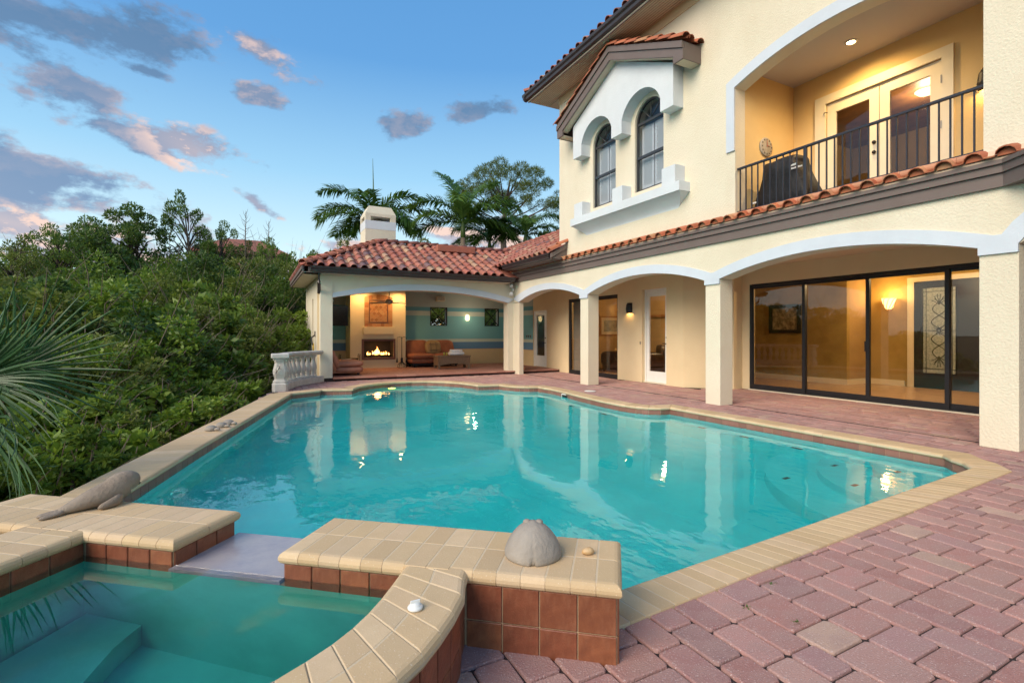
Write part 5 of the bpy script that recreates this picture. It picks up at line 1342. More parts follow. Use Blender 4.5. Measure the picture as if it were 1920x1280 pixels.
    for k in range(5):
        a = 2 * math.pi * k / 5 + .15; u = Vector((math.cos(a), math.sin(a), 0)); w = Vector((-u.y, u.x, .22)); c = Vector((3.95, 16.6, 2.36))
        v = [c + u * .12 - w * .03, c + u * .12 + w * .03, c + u * .22 + w * .055, c + u * .62 + w * .07, c + u * .66, c + u * .62 - w * .07, c + u * .22 - w * .055]
        v += [q + Vector((0, 0, .008)) for q in v]; mk('blade', v, [tuple(range(7))[::-1], tuple(range(7, 14))] + [(i, (i + 1) % 7, 7 + (i + 1) % 7, 7 + i) for i in range(7)], 'fan_blade', t)
    # recessed ceiling cans that wash the chimney breast
    for k, x in enumerate((3.3, 4.65)):
        t = thing('ceiling_downlight', (x, 17.8, 2.99), ['left', 'right'][k] + ' recessed downlight in the lanai ceiling above the fireplace', 'lamp', 'lanai downlights')
        lathe('trim', [(.06, 0), (.09, 0), (.09, .012), (.06, .012), (.06, 0)], (x, 17.8, 2.977), 'plastic_white', t, 18, caps=False); lathe('bulb', [(0, 0), (.055, 0), (.055, .006), (0, .006)], (x, 17.8, 2.982), 'lamp_glow', t, 16)
        lamp_point('bulb_light', (x, 17.8, 2.96), 55, (1, .60, .24), t, .045, 160)
    # flood lamp in the inner corner
    t = thing('flood_lamp', (FX - .08, 14.75, 2.8), 'white twin flood lamp in the inner corner under the gutter', 'lamp')
    box('mount', FX - .10, FX - .031, 14.70, 14.8, 2.76, 2.86, 'plastic_white', t, .01)
    for dz in (-.13, .12): tube('head', ([(FX - .10, 14.73, 2.81 + dz * .5), (FX - .15, 14.68, 2.81 + dz), (FX - .20, 14.62, 2.80 + dz * 1.15)], [.03, .045, .075]), 'plastic_white', t, 12)
    # axe-like pole bracket on the outer wall
    t = thing('hose_bracket', (1.58, 16.3, 1.2), 'black hose bracket with yellow handle on the outer lanai wall', 'bracket')
    box('plate', 1.59, 1.62, 16.2, 16.34, 1.25, 1.42, 'nickel', t, .004); tube('hook', ([(1.6, 16.27, 1.3), (1.50, 16.25, 1.22), (1.49, 16.1, 1.12), (1.52, 16.02, 1.0)], [.02, .02, .025, .015]), 'black_metal', t, 7)
    tube('handle', ([(1.55, 16.2, 1.05), (1.55, 16.2, .8)], [.022, .02]), mat('yellow_plastic', (.7, .45, .04), .4), t, 8)
lanai_things()

def porch_things():
    # wall lamp between den window and door
    t = thing('wall_lamp', (9.45, 11.05, 2.1), 'dark half-round porch lamp beside the white glass door', 'lamp')
    V = []; F = []; S = 10
    for z, r in ((1.93, .085), (2.05, .105), (2.18, .09), (2.22, .06)):
        for i in range(S + 1): a = math.pi * i / S; V.append((9.5 - r * 1.1 * math.sin(a), 11.06 + r * 1.1 * math.cos(a), z))
    for i in range(3):
        for k in range(S): F.append((i * (S + 1) + k, i * (S + 1) + k + 1, (i + 1) * (S + 1) + k + 1, (i + 1) * (S + 1) + k))
    F.append(tuple(3 * (S + 1) + k for k in range(S + 1)))
    mk('shade', V, F, 'black_metal', t); box('back_plate', 9.49, 9.5, 10.95, 11.17, 1.93, 2.22, 'black_metal', t)
    lamp_point('bulb_light', (9.42, 11.06, 1.97), 3, (1, .6, .2), t, .03)
    t = thing('wall_lamp', (9.33, 2.95, 4.9), 'dark half-round lamp on the balcony wall right of the doors', 'lamp')
    pz = 4.86
    V = []; F = []
    for z, r in ((pz, .085), (pz + .12, .105), (pz + .26, .09), (pz + .34, .05)):
        for i in range(S + 1): a = math.pi * i / S; V.append((9.4 - r * 1.1 * math.sin(a), 3.22 + r * 1.1 * math.cos(a), z))
    for i in range(3):
        for k in range(S): F.append((i * (S + 1) + k, i * (S + 1) + k + 1, (i + 1) * (S + 1) + k + 1, (i + 1) * (S + 1) + k))
    F.append(tuple(3 * (S + 1) + k for k in range(S + 1)))
    mk('shade', V, F, 'black_metal', t); lamp_point('bulb_light', (9.32, 3.22, pz + .02), 5, (1, .6, .2), t, .03)
    # balcony downlight
    t = thing('ceiling_downlight', (8.75, 4.72, 6.17), 'lit recessed downlight in the balcony ceiling', 'lamp')
    lathe('trim', [(.065, 0), (.095, 0), (.095, .012), (.065, .012), (.065, 0)], (8.75, 4.72, 6.157), 'plastic_white', t, 18, caps=False); lathe('bulb', [(0, 0), (.06, 0), (.06, .006), (0, .006)], (8.75, 4.72, 6.160), emis('down_glow', (1, .74, .34), 14), t, 18)
    lamp_point('bulb_light', (8.75, 4.72, 6.14), 110, (1, .66, .28), t, .045, 165)
    # ceiling cans of the porch arcade
    # grill under its cover, clock
    t = thing('covered_grill', (8.35, 5.55, 3.45), 'barbecue under a black cover behind the balcony railing', 'grill')
    bm = bmesh.new(); vs_ = bbox(bm, 8.05, 8.62, 5.0, 6.08, 3.50, 4.42, .13, 3)
    for v in bm.verts:
        if v.co.z > 4.2:
            v.co.y = 5.58 + (v.co.y - 5.55) * .60; v.co.x = 8.33 + (v.co.x - 8.33) * .8
        if v.co.z < 3.6: v.co.y = 5.5 + (v.co.y - 5.5) * .86
    bmesh.ops.subdivide_edges(bm, edges=bm.edges[:], cuts=3, use_grid_fill=True)
    rr = random.Random(4)
    for v in bm.verts: v.co += Vector((.03 * math.sin(v.co.y * 16 + v.co.z * 5), .02 * math.sin(v.co.z * 11 + v.co.x * 9), .015 * math.sin(v.co.y * 13)))
    from_bm('cover', bm, 'black_cover', t, True)
    box('side_shelf', 8.1, 8.5, 5.9, 6.08, 3.72, 3.75, 'plastic_white', t, .005)
    for y in (5.15, 5.85): tube('leg', ([(8.2, y, 3.46), (8.2, y, 3.6)], [.02, .02]), 'nickel', t, 6)
    # worn white two-line mark on the cover, too small to read
    rr = random.Random(6)
    for row, (a, b, z) in enumerate(((5.30, 5.18, 4.165), (5.27, 5.10, 4.11))):
        y = a; k = 0
        while y > b: w = rr.uniform(.012, .022); h = rr.uniform(.018, .034); box('cover_mark', 8.012, 8.020, y - w, y, z, z + h, 'plastic_white', t); y -= w + .004; k += 1
    t = thing('wall_clock', (8.55, 6.12, 4.95), 'round stone-coloured clock on the balcony side wall', 'clock')
    lathe('dial', [(0, 0), (.17, 0), (.18, .02), (.165, .03), (0, .03)], (0, 0, 0), 'clock_stone', t, 26).matrix_basis = Matrix.Translation((8.55, 6.13, 4.86)) @ Matrix.Rotation(R(90), 4, 'X')
    for o in t.children: o.matrix_parent_inverse = Matrix.Translation(-Vector(t.location))
    box('hand', 8.545, 8.555, 6.09, 6.095, 4.86, 4.98, 'clock_red', t); box('hand', 8.54, 8.63, 6.09, 6.095, 4.875, 4.885, 'clock_red', t)
    for k in range(12):
        a = k * math.pi / 6; box('hour_mark', 8.55 + .135 * math.sin(a) - .008, 8.55 + .135 * math.sin(a) + .008, 6.092, 6.098, 4.86 + .135 * math.cos(a) - .012, 4.86 + .135 * math.cos(a) + .012, 'outdoor_black', t)
porch_things()

def hall_things():
    t = thing('framed_picture', (13.58, 9.1, 1.75), 'dark-framed garden picture on the amber hall wall', 'picture')
    prism('frame', 'x', [(8.64, 1.36), (9.61, 1.36), (9.61, 2.18), (8.64, 2.18)], [[(8.75, 1.46), (9.50, 1.46), (9.50, 2.08), (8.75, 2.08)]], 13.555, 13.6, 'dark_door', t); box('print', 13.575, 13.585, 8.75, 9.50, 1.46, 2.08, 'picture_paper', t)
    t = thing('wall_sconce', (14.55, 6.88, 2.1), 'glowing basket sconce on the amber wall beside the dark entrance door', 'lamp')
    prof = [(.05, 0), (.09, .05), (.12, .14), (.15, .25), (.16, .28)]
    lathe('shade', prof, (14.44, 6.88, 1.97), emis('sconce_glow', (1, .56, .16), 5), t, 14)
    for k in range(9):
        a = 2 * math.pi * k / 9; tube('rib', ([(14.44 + (r + .008) * math.cos(a + .25 * i), 6.88 + (r + .008) * math.sin(a + .25 * i), 1.97 + z) for i, (r, z) in enumerate(prof)], [.007] * 5), 'copper_frame', t, 5)
    tube('arm', ([(14.44, 6.88, 1.98), (14.5, 6.88, 1.93), (14.6, 6.88, 2.0)], [.012] * 3), 'copper_frame', t, 6)
    lamp_point('bulb_light', (14.30, 6.88, 2.32), 22, (1, .66, .26), t, .07)
    t = thing('hall_fill_lamp', (12.6, 5.2, 2.85), 'unseen lamp added to light the hall behind the big slider', 'lamp')  # out of view, added for the ambient light of the hall
    lathe('bowl', [(0, -.08), (.12, -.06), (.18, 0)], (12.6, 5.2, 2.91), 'lamp_glow', t, 18); lamp_point('bulb_light', (12.6, 5.2, 2.72), 120, (1, .74, .40), t, .12)
    t = thing('den_fill_lamp', (11.4, 11.4, 2.85), 'unseen lamp added to light the den behind the arcade', 'lamp')  # another unseen lamp, added to brighten the den
    lathe('bowl', [(0, -.08), (.12, -.06), (.18, 0)], (11.4, 11.4, 2.91), 'lamp_glow', t, 18); lamp_point('bulb_light', (11.2, 11.4, 2.72), 80, (1, .74, .40), t, .12)
    t = thing('landing_fill_lamp', (11.2, 4.8, 5.95), 'unseen lamp added to light the room behind the balcony doors', 'lamp')  # added out of sight to warm the room upstairs
    lathe('bowl', [(0, -.08), (.12, -.06), (.18, 0)], (11.4, 4.8, 5.99), 'lamp_glow', t, 18); lamp_point('bulb_light', (11.4, 4.8, 5.75), 40, (1, .74, .40), t, .12)
    t = thing('framed_picture', (11.6, 14.58, 1.7), 'pale matted harbour picture on the den wall', 'picture')
    ring('frame', 'y', [(11.12, 1.27), (12.12, 1.27), (12.12, 1.98), (11.12, 1.98)], [(11.17, 1.32), (12.07, 1.32), (12.07, 1.93), (11.17, 1.93)], 14.54, 14.598, 'wood_panel', t); box('mount_board', 11.17, 12.07, 14.57, 14.58, 1.32, 1.93, 'mat_board', t); box('print', 11.3, 11.94, 14.562, 14.57, 1.42, 1.83, 'picture_sea', t)
    for (x, y, rz, lab) in ((11.35, 13.75, -1.3, 'dark leather armchair seen through the den window'), (11.35, 12.15, -.6, 'dark leather armchair seen through the white glass door')):
        t = thing('leather_armchair', (x, y, .02), lab, 'armchair', 'den armchairs')
        Rz = Matrix.Translation((x, y, 0)) @ Matrix.Rotation(rz, 4, 'Z')
        ps = [cushion('backrest', .30, 0, .68, .26, .95, .62, 'leather', t), cushion('seat', -.05, 0, .42, .72, .62, .24, 'leather', t), cushion('arm', -.05, .42, .48, .80, .24, .52, 'leather', t), cushion('arm', -.05, -.42, .48, .80, .24, .52, 'leather', t), box('base', -.40, .38, -.48, .48, .08, .34, 'leather', t, .03)]
        for a in (-.36, .34):
            for b in (-.42, .42): ps.append(tube('leg', ([(a, b, .1), (a, b, .02)], [.03, .025]), 'log', t, 8))
        for p in ps: p.matrix_basis = Rz
hall_things()

def sculptures():
    zt = .33
    def blob(name, spine, m, parent=None, seg=18, sub=3):
        """spine: (x, y, z, half-width, half-height); round body swept along a curve"""
        def cr(p, t):
            i = min(int(t), len(p) - 2); f = t - i; a, b, c, d = p[max(i - 1, 0)], p[i], p[i + 1], p[min(i + 2, len(p) - 1)]
            return [.5 * (2 * b[k] + (c[k] - a[k]) * f + (2 * a[k] - 5 * b[k] + 4 * c[k] - d[k]) * f * f + (3 * b[k] - a[k] - 3 * c[k] + d[k]) * f ** 3) for k in range(5)]
        n = (len(spine) - 1) * 5; S = [cr(spine, (len(spine) - 1) * i / n) for i in range(n + 1)]; V, F = [], []
        for i, (x, y, z, w, h) in enumerate(S):
            a, b = S[max(i - 1, 0)], S[min(i + 1, n)]; d = Vector((b[0] - a[0], b[1] - a[1], b[2] - a[2])).normalized(); s = d.cross(Vector((0, 0, 1))).normalized(); u = s.cross(d)
            for k in range(seg): t = 2 * math.pi * k / seg; V.append(Vector((x, y, z)) + s * max(w, .002) * math.cos(t) + u * max(h, .002) * math.sin(t))
        for i in range(n):
            for k in range(seg): F.append((i * seg + k, i * seg + (k + 1) % seg, (i + 1) * seg + (k + 1) % seg, (i + 1) * seg + k))
        F.append(tuple(range(seg))[::-1]); F.append(tuple(n * seg + k for k in range(seg)))
        return V, F
    # sea lion on the left platform: tail towards the spa, head raised to the pool
    t0, t1 = Vector((-1.07, 3.60)), Vector((-.66, 3.80))
    ax = (t1 - t0).normalized(); q = lambda s, o=0: t0 + ax * s + Vector((ax.y, -ax.x)) * o
    r = thing('seal_sculpture', (t0.x, t0.y, zt), 'brown stone sea lion lying on the raised coping beside the spa', 'sculpture')
    K = .86; q0 = q; q = lambda s, o=0: q0(.04 + s * K * .92, o * K)
    sp_ = []
    for s, z, w, h in ((.075, .018, .018, .018), (.09, .024, .030, .024), (.13, .034, .046, .034), (.19, .048, .064, .048), (.26, .064, .078, .064), (.33, .076, .086, .076), (.385, .092, .084, .088), (.43, .116, .074, .088), (.465, .130, .066, .080), (.495, .128, .058, .068), (.52, .118, .044, .052), (.537, .110, .026, .032), (.545, .107, .004, .004)):
        p = q(s); sp_.append((p.x, p.y, zt + z * K * 1.02, w * K, h * K * 1.02))
    v, f = blob('body', sp_, 'sculpt'); mk('body', v, f, 'sculpt', r, True)
    for sd in (1, -1):
        P = []
        for s, o, z, w, h in ((.42, .045, .060, .016, .030), (.385, .080, .042, .026, .036), (.335, .098, .030, .026, .029), (.285, .104, .021, .020, .020), (.262, .104, .016, .004, .006)):
            p = q(s, o * sd); P.append((p.x, p.y, zt + z * K, w * K, h * K))
        v, f = blob('flipper', P, 'sculpt'); mk('flipper', v, f, 'sculpt', r, True)
    for sd in (1, -1):
        P = []
        for s, o, z, w, h in ((.105, .008, .022, .014, .020), (.07, .018, .018, .024, .018), (.02, .028, .014, .026, .014), (-.025, .032, .011, .018, .011), (-.042, .033, .008, .003, .004)):
            p = q(s, o * sd); P.append((p.x, p.y, zt + z * K, w * K, h * K))
        v, f = blob('tail_fluke', P, 'sculpt'); mk('tail_fluke', v, f, 'sculpt', r, True)
    p = q(.52); lathe('nose', [(0, -.012), (.012, 0), (0, .012)], (q(.543).x, q(.543).y, zt + .092), 'outdoor_black', r, 8)
    # domed stone on the right wall
    c = Vector(W(.40, .22)); V, F = [], []; S = 120; T = 18
    fa = math.atan2(-c.y, -c.x)
    for i in range(T + 1):
        t = i / T
        for k in range(S):
            b = 2 * math.pi * k / S; da = (b - fa + math.pi) % (2 * math.pi) - math.pi
            rr = .134 * max(0, 1 - t ** 1.7) ** .60 * (1 + .016 * math.cos(5 * da) * (1 - t) ** 2)
            rr *= 1 - .05 * math.exp(-(da / .05) ** 2) * (1 - t) - .13 * (math.exp(-((da - .06) / .03) ** 2) + math.exp(-((da + .06) / .03) ** 2)) * max(0, 1 - 4.5 * t)
            if t < .16: rr *= .93 + .07 * (t / .16) ** .5
            V.append((c.x + rr * math.cos(b), c.y + rr * math.sin(b), zt + .158 * t))
    for i in range(T):
        for k in range(S): F.append((i * S + k, i * S + (k + 1) % S, (i + 1) * S + (k + 1) % S, (i + 1) * S + k))
    F.append(tuple(range(S))[::-1])
    r = thing('dome_sculpture', (c.x, c.y, zt), 'grey stone dome sculpture with a cleft front on the raised spa wall', 'sculpture')
    mk('body', V, F, 'sculpt_grey', r, True)
    nrm = Vector((-c.x, -c.y)).normalized(); sd = Vector((-nrm.y, nrm.x))
    for s in (-1, 1):
        p = c + sd * .028 * s - nrm * .01; lathe('knob', [(0, -.015), (.018, -.005), (.019, .002), (.011, .009), (0, .011)], (p.x, p.y, zt + .148), 'sculpt_grey', r, 12)
    p = W(.15, .27); v, f = blob('shell', [(p[0] - .028, p[1] + .006, zt + .008, .004, .004), (p[0] - .018, p[1] + .004, zt + .015, .016, .014), (p[0] + .004, p[1], zt + .017, .020, .017), (p[0] + .02, p[1] - .004, zt + .013, .013, .012), (p[0] + .03, p[1] - .006, zt + .01, .003, .003)], 'coping')
    tag(mk('sea_shell', v, f, mat('shell', (.50, .30, .13), .5, var=.5, vscale=30, col2=(.62, .45, .25)), None, True), 'small tan sea shell on the end of the raised spa wall', 'shell')
    # white plug on the curved arm
    t = thing('plastic_cap', (.52, 1.80, zt), 'white plastic fitting cap lying on the curved spa coping', 'cap')
    lathe('disc', [(0, 0), (.027, 0), (.029, .006), (.024, .012), (.020, .014), (.019, .020), (0, .021)], (.525, 1.80, zt + .001), 'plastic_white', t, 24); box('grip', .507, .543, 1.797, 1.803, zt + .020, zt + .032, 'plastic_white', t, .001)
    # three little turtles on the left coping
    for k, (x, y) in enumerate(((-.55, 7.98), (-.44, 8.20), (-.36, 8.40))):
        t = thing('turtle_figure', (x, y, .01), ['nearest', 'middle', 'farthest'][k] + ' of three small grey stone turtles on the left coping', 'figurine', 'stone turtles')
        lathe('shell', [(.07, .0), (.08, .02), (.065, .05), (.035, .068), (0, .072)], (x, y, .012), 'sculpt_grey', t, 14); v, f = blob('head', [(x + .05, y - .05, .03, .02, .018), (x + .08, y - .08, .04, .024, .022), (x + .105, y - .1, .038, .012, .012)], 'x'); mk('head', v, f, 'sculpt_grey', t, True)
sculptures()

def weeds():
    rr = random.Random(31)
    for (u, v), lab in (((1447, 1094), 'tiny weed tuft in a paver joint beside the pool coping'), ((1400, 1138), 'tiny weed in the joints nearer the spa wall'), ((1496, 1167), 'tiny pale weed in the open paving right of the spa')):
        q = px_dir(u, v); t = -1.35 / q.z; x, y = q.x * t, q.y * t; V, F = [], []
        for k in range(16):
            a = rr.uniform(0, 6.28); l = rr.uniform(.006, .018); px, py = x + rr.gauss(0, .012), y + rr.gauss(0, .008); b = len(V); w = .0022
            d = Vector((math.cos(a), math.sin(a), .8)).normalized() * l; s_ = Vector((-math.sin(a), math.cos(a), 0)) * w; p = Vector((px, py, -.002)); V += [p - s_, p + d * .5 - s_ * 1.6, p + d, p + d * .5 + s_ * 1.6]; F.append((b, b + 1, b + 2, b + 3))
        tag(mk('weed', V, F, 'leaf_dark'), lab, 'weed')
weeds()
# ------------------------------------------------------------------ vegetation
GZ = -1.7
def at_px(u, d):
    l = (u - 960) / 930; return d * (FW.x + l * RT.x), d * (FW.y + l * RT.y)
def leaf_arrays(rg, pos, axis, length, width, curl=.18):
    """one folded diamond leaf (two triangles) per position"""
    n = len(pos); axis /= np.linalg.norm(axis, axis=1)[:, None] + 1e-9
    r = rg.normal(size=(n, 3)); side = np.cross(axis, r); side /= np.linalg.norm(side, axis=1)[:, None] + 1e-9
    nor = np.cross(side, axis); ln = (length * rg.uniform(.65, 1.25, n))[:, None]; wd = (width * rg.uniform(.7, 1.2, n))[:, None]
    mid = pos + axis * ln * .45 - nor * ln * curl * .5
    tip = pos + axis * ln - nor * ln * curl * 1.0
    V = np.stack([pos, mid + side * wd * .5 + nor * wd * .2, tip, mid - side * wd * .5 + nor * wd * .2], 1).reshape(-1, 3)
    return V, np.arange(4 * n).reshape(-1, 4)
def clump_crown(seed, centers, radii, per, length, width, up=.35, out=.9, droop=0.0):
    rg = np.random.default_rng(seed); P, A = [], []
    for c, r, m in zip(centers, radii, per):
        m = int(m); d = rg.normal(size=(m, 3)); d /= np.linalg.norm(d, axis=1)[:, None]; rad = rg.uniform(.25, 1.0, m) ** .55
        flat = np.array([1, 1, .72]); P.append(np.asarray(c) + d * rad[:, None] * r * flat)
        A.append(d * out + np.array([0, 0, up - droop]) + rg.normal(size=(m, 3)) * .55)
    return leaf_arrays(rg, np.concatenate(P), np.concatenate(A), length, width)
def make_bush(seed, rad, hgt, ncl, nleaf, length, width, lm, bark='bark_pale', bare=.0):
    rr = random.Random(seed); cs, rs = [], []
    for k in range(ncl):
        t = rr.random() ** .75; z = hgt * (.12 + .86 * t); prof = (math.sin(math.pi * (.18 + .70 * t)) ** .6) * rad
        a = rr.uniform(0, 2 * math.pi); q = prof * rr.uniform(.45, 1.0) ** .5 * (1 + .18 * math.sin(3 * a + seed)); cs.append((q * math.cos(a), q * math.sin(a), z * (1 + .08 * math.sin(2 * a + seed)))); rs.append(rad * rr.uniform(.08, .20))
    per = [nleaf / ncl * (r / (rad * .145)) ** 2 for r in rs]
    V, Q = clump_crown(seed, cs, rs, per, length, width)
    crown = mesh_np('crown', V, Q, lm)
    paths = []
    for k in range(7):
        c = rr.choice(cs); a = rr.uniform(0, 6.28); b0 = Vector((.12 * math.cos(a), .12 * math.sin(a), -.1)); e = Vector(c)
        m1 = b0.lerp(e, .5) + Vector((rr.uniform(-.1, .1), rr.uniform(-.1, .1), .15 * hgt * .3)) * rad
        paths.append(([b0, m1, e], [.012 + .018 * rad, .010 + .010 * rad, .006]))
    for c in cs[::2]:
        e = Vector(c); o = Vector((e.x, e.y, (e.z - hgt * .5) * .6)).normalized(); paths.append(([e * .75, e + o * rad * .22, e + o * rad * rr.uniform(.28, .55) + Vector((rr.uniform(-.1, .1), rr.uniform(-.1, .1), .08 * rad))], [.010, .006, .003]))
    v, f = tube_np(paths, 5); stem = me_from('stem', v, f, bark)
    return crown, stem
def make_tree(seed, rad, z0, z1, ncl, nleaf, length, width, lm, bark='bark', rc=(.16, .30), lean=(0, 0), flat=1.0):
    rr = random.Random(seed); cs, rs = [], []
    mid, hh = (z0 + z1) / 2, (z1 - z0) / 2
    while len(cs) < ncl:
        p = Vector((rr.uniform(-1, 1), rr.uniform(-1, 1), rr.uniform(-1, 1)))
        if not .35 < p.length < 1: continue
        q = Vector((p.x * rad * (1 - .25 * p.z) + lean[0] * (p.z + 1), p.y * rad * (1 - .25 * p.z) + lean[1] * (p.z + 1), mid + p.z * hh)); cs.append(q); rs.append(rad * rr.uniform(*rc))
    m = sum(r * r for r in rs) / len(rs)
    V, Q = clump_crown(seed, cs, rs, [nleaf / ncl * r * r / m for r in rs], length, width)
    crown = mesh_np('crown', V, Q, lm); tr = .04 * rad + .05
    trunk = [(Vector((0, 0, -.2)), tr * 1.3), (Vector((.1, .05, z0 * .5)), tr), (Vector((.12 + lean[0] * .5, -.05, z0)), tr * .85), (Vector((.1 + lean[0], .05, mid)), tr * .55), (Vector((lean[0] * 1.8, 0, z1 - hh * .3)), tr * .2)]
    paths = [([p for p, _ in trunk], [r for _, r in trunk])]
    for k, c in enumerate(cs):
        h = min(max(c.z - (.35 + .4 * rr.random()) * rad * .8, z0 * .55), z1 * .9); t = h / z1
        base = Vector((.1 + lean[0] * t, 0, h)); b = base.lerp(c, .5) + Vector((0, 0, .12 * rad)) + Vector((rr.uniform(-.1, .1), rr.uniform(-.1, .1), 0)) * rad
        paths.append(([base, b, c], [tr * .35, tr * .2, .012]))
        if k % 2 == 0:
            e = c + Vector((rr.uniform(-1, 1), rr.uniform(-1, 1), rr.uniform(.1, .8))).normalized() * rs[k] * 1.25; paths.append(([c, e], [.012, .005]))
    v, f = tube_np(paths, 5); return crown, me_from('trunk', v, f, bark)
def plant(kind, meshes, pnames, x, y, z, s, sz, rz, label, cat, group):
    t = thing(kind, (x, y, z), label, cat, group); OFF.discard(t.name); t.scale = (s, s, sz); t.rotation_euler = (0, 0, rz)
    for me, nm in zip(meshes, pnames):
        o = bpy.data.objects.new(nm, me); COL.objects.link(o); o.parent = t
    return t

def thicket():
    rr = random.Random(21)
    A = [make_bush(100 + i, .62, 2.0, 70, 4600, .080, .046, m) for i, m in enumerate(('leaf_bright', 'leaf_bright', 'leaf_mid'))] + [make_bush(120, .62, 2.0, 60, 2300, .135, .085, 'leaf_bright'), make_bush(121, .62, 2.0, 55, 5200, .060, .030, 'leaf_olive')]
    B = [make_bush(200 + i, 1.35, 3.4, 110, 9500, .105, .058, m) for i, m in enumerate(('leaf_mid', 'leaf_bright', 'leaf_olive', 'leaf_bright', 'leaf_dark'))] + [make_bush(220, 1.35, 3.4, 100, 5200, .17, .10, 'leaf_mid'), make_bush(221, 1.35, 3.4, 120, 12000, .075, .036, 'leaf_olive')]
    Cc = [make_bush(300 + i, 2.3, 5.2, 140, 16000, .125, .066, m) for i, m in enumerate(('leaf_dark', 'leaf_mid', 'leaf_olive', 'leaf_mid', 'leaf_bright'))]
    D = [make_tree(400 + i, 1.9, 3.6, 8.0, 46, 7500, .12, .065, m, rc=(.11, .22), lean=l) for i, (m, l) in enumerate((('leaf_mid', (.3, 0)), ('leaf_dark', (-.4, 0)), ('leaf_olive', (.2, .2)), ('leaf_mid', (-.2, .1))))]
    wd = ('low bright shrub', 'leafy bush', 'tall dark thicket bush', 'slender tree')
    ORD = ['first', 'second', 'third', 'fourth', 'fifth', 'sixth', 'seventh', 'eighth', 'ninth', 'tenth', 'eleventh', 'twelfth', 'thirteenth', 'fourteenth', 'fifteenth', 'sixteenth']
    def put(kls, base_r, base_h, lst, kind, rows, cat, grp, pn):
        names = {}
        for n0, n1, text in rows:
            for q, idx in enumerate(sorted(range(n0, n1), key=lambda i: lst[i][0])): names[idx] = ORD[q] + ' ' + text
        for k, (u, d, vt, w) in enumerate(lst):
            x, y = at_px(u, d); ztop = 1.35 + (625 - vt) / 930 * d; r = w / 2 / 930 * d
            plant(kind, kls[k % len(kls)], pn, x, y, GZ, r / base_r, (ztop - GZ) / base_h, rr.uniform(0, 6.28), names[k], cat, grp)
    put(A, .62, 2.0, [(-40, 4.7, 880, 260), (30, 4.9, 845, 260), (110, 5.4, 835, 230), (180, 6.1, 815, 215), (235, 6.9, 790, 200), (285, 7.8, 770, 190), (335, 8.8, 748, 180), (385, 9.9, 732, 165), (425, 11.0, 715, 150), (462, 12.2, 700, 140), (495, 13.4, 690, 125),
                        (60, 6.2, 800, 230), (140, 7.2, 770, 220), (215, 8.4, 735, 210), (275, 9.6, 715, 190), (335, 10.8, 690, 180), (390, 12.2, 672, 165), (440, 13.6, 655, 150), (-30, 6.4, 770, 260)],
        'shrub', [(0, 11, 'bright leafy shrub from the spa in the row along the coping'), (11, 19, 'leafy shrub from the left in the row behind the coping shrubs')], 'shrub', 'shrubs along the coping', ('crown', 'stem'))
    put(B, 1.35, 3.4, [(-60, 8.2, 640, 380), (40, 8.0, 655, 330), (130, 9.0, 640, 320), (215, 10.2, 615, 300), (290, 11.5, 620, 270), (360, 12.8, 600, 250), (425, 14.2, 585, 230), (480, 15.6, 590, 200), (525, 17.0, 600, 170), (90, 11.5, 560, 340), (190, 12.8, 560, 320), (-20, 11.0, 545, 330), (300, 14.5, 545, 280), (390, 16.0, 530, 250)],
        'bush', [(0, 9, 'bush from the left in the middle of the thicket, nearer row'), (9, 14, 'bush from the left in the middle of the thicket, farther row')], 'bush', 'bushes of the thicket', ('crown', 'stem'))
    put(Cc, 2.3, 5.2, [(-50, 15, 535, 400), (60, 15.5, 520, 340), (150, 16.5, 545, 300), (250, 17.0, 500, 300), (345, 18.0, 525, 270), (425, 19.0, 505, 240), (495, 19.5, 535, 210), (540, 20.5, 500, 170), (570, 23.0, 520, 150), (110, 21, 485, 280), (215, 22, 468, 260), (310, 23, 482, 260), (400, 24, 505, 230), (480, 25, 515, 210), (535, 27, 485, 170), (10, 20, 505, 300)],
        'tall_bush', [(0, 9, 'tall bush from the left at the back of the thicket, nearer row'), (9, 16, 'tall bush from the left at the back of the thicket, farther row')], 'bush', 'tall bushes of the thicket', ('crown', 'stem'))
    labs = ['airy tree with drooping branch at the far left above the thicket', 'spreading tree left of the tallest tree above the thicket', 'broad dark tree crown behind the thicket near the pink cloud', 'tallest slender tree rising above the thicket', 'short tree right of the tallest tree above the thicket', 'small tree before the distant tiled roof', 'light tree crown rising beside the left lanai eave', 'young tree between thicket and lanai roof corner', 'second spreading crown behind the far left tree']
    for k, (u, d, vt, w, v) in enumerate(((35, 17, 432, 120, 2), (195, 21, 408, 150, 1), (262, 23, 400, 170, 1), (355, 23, 356, 100, 3), (405, 24, 418, 90, 0), (462, 25, 445, 70, 2), (520, 23, 452, 90, 0), (572, 26, 468, 80, 3), (120, 19, 428, 130, 0))):
        x, y = at_px(u, d); ztop = 1.35 + (625 - vt) / 930 * d
        plant('slender_tree', D[v], ('crown', 'trunk'), x, y, GZ, w / 2 / 930 * d / 1.9, (ztop - GZ) / 8.0, rr.uniform(0, 6.28), labs[k], 'tree', 'trees above the thicket')
    # bare conifer sapling tips and a leaning bough
    for u, d, vt, lab in ((460, 24, 396, 'bare spiky sapling against the sky left of the lanai'), (503, 25, 415, 'thin bare twig top right of the spiky sapling')):
        x, y = at_px(u, d); zt = 1.35 + (625 - vt) / 930 * d; P = [([(x, y, GZ), (x, y, zt - 1), (x + .05, y, zt)], [.06, .03, .006])]
        for k in range(26):
            z = zt - .15 - k * .09; a = k * 2.4; l = .12 + .035 * k * .9; P.append(([(x, y, z), (x + l * .6 * math.cos(a), y + l * .6 * math.sin(a), z + .12), (x + l * math.cos(a), y + l * math.sin(a), z + .32)], [.012, .008, .003]))
        tag(tube('bare_sapling', P, 'bark_pale', None, 4), lab, 'sapling')
    x, y = at_px(455, 15.0)
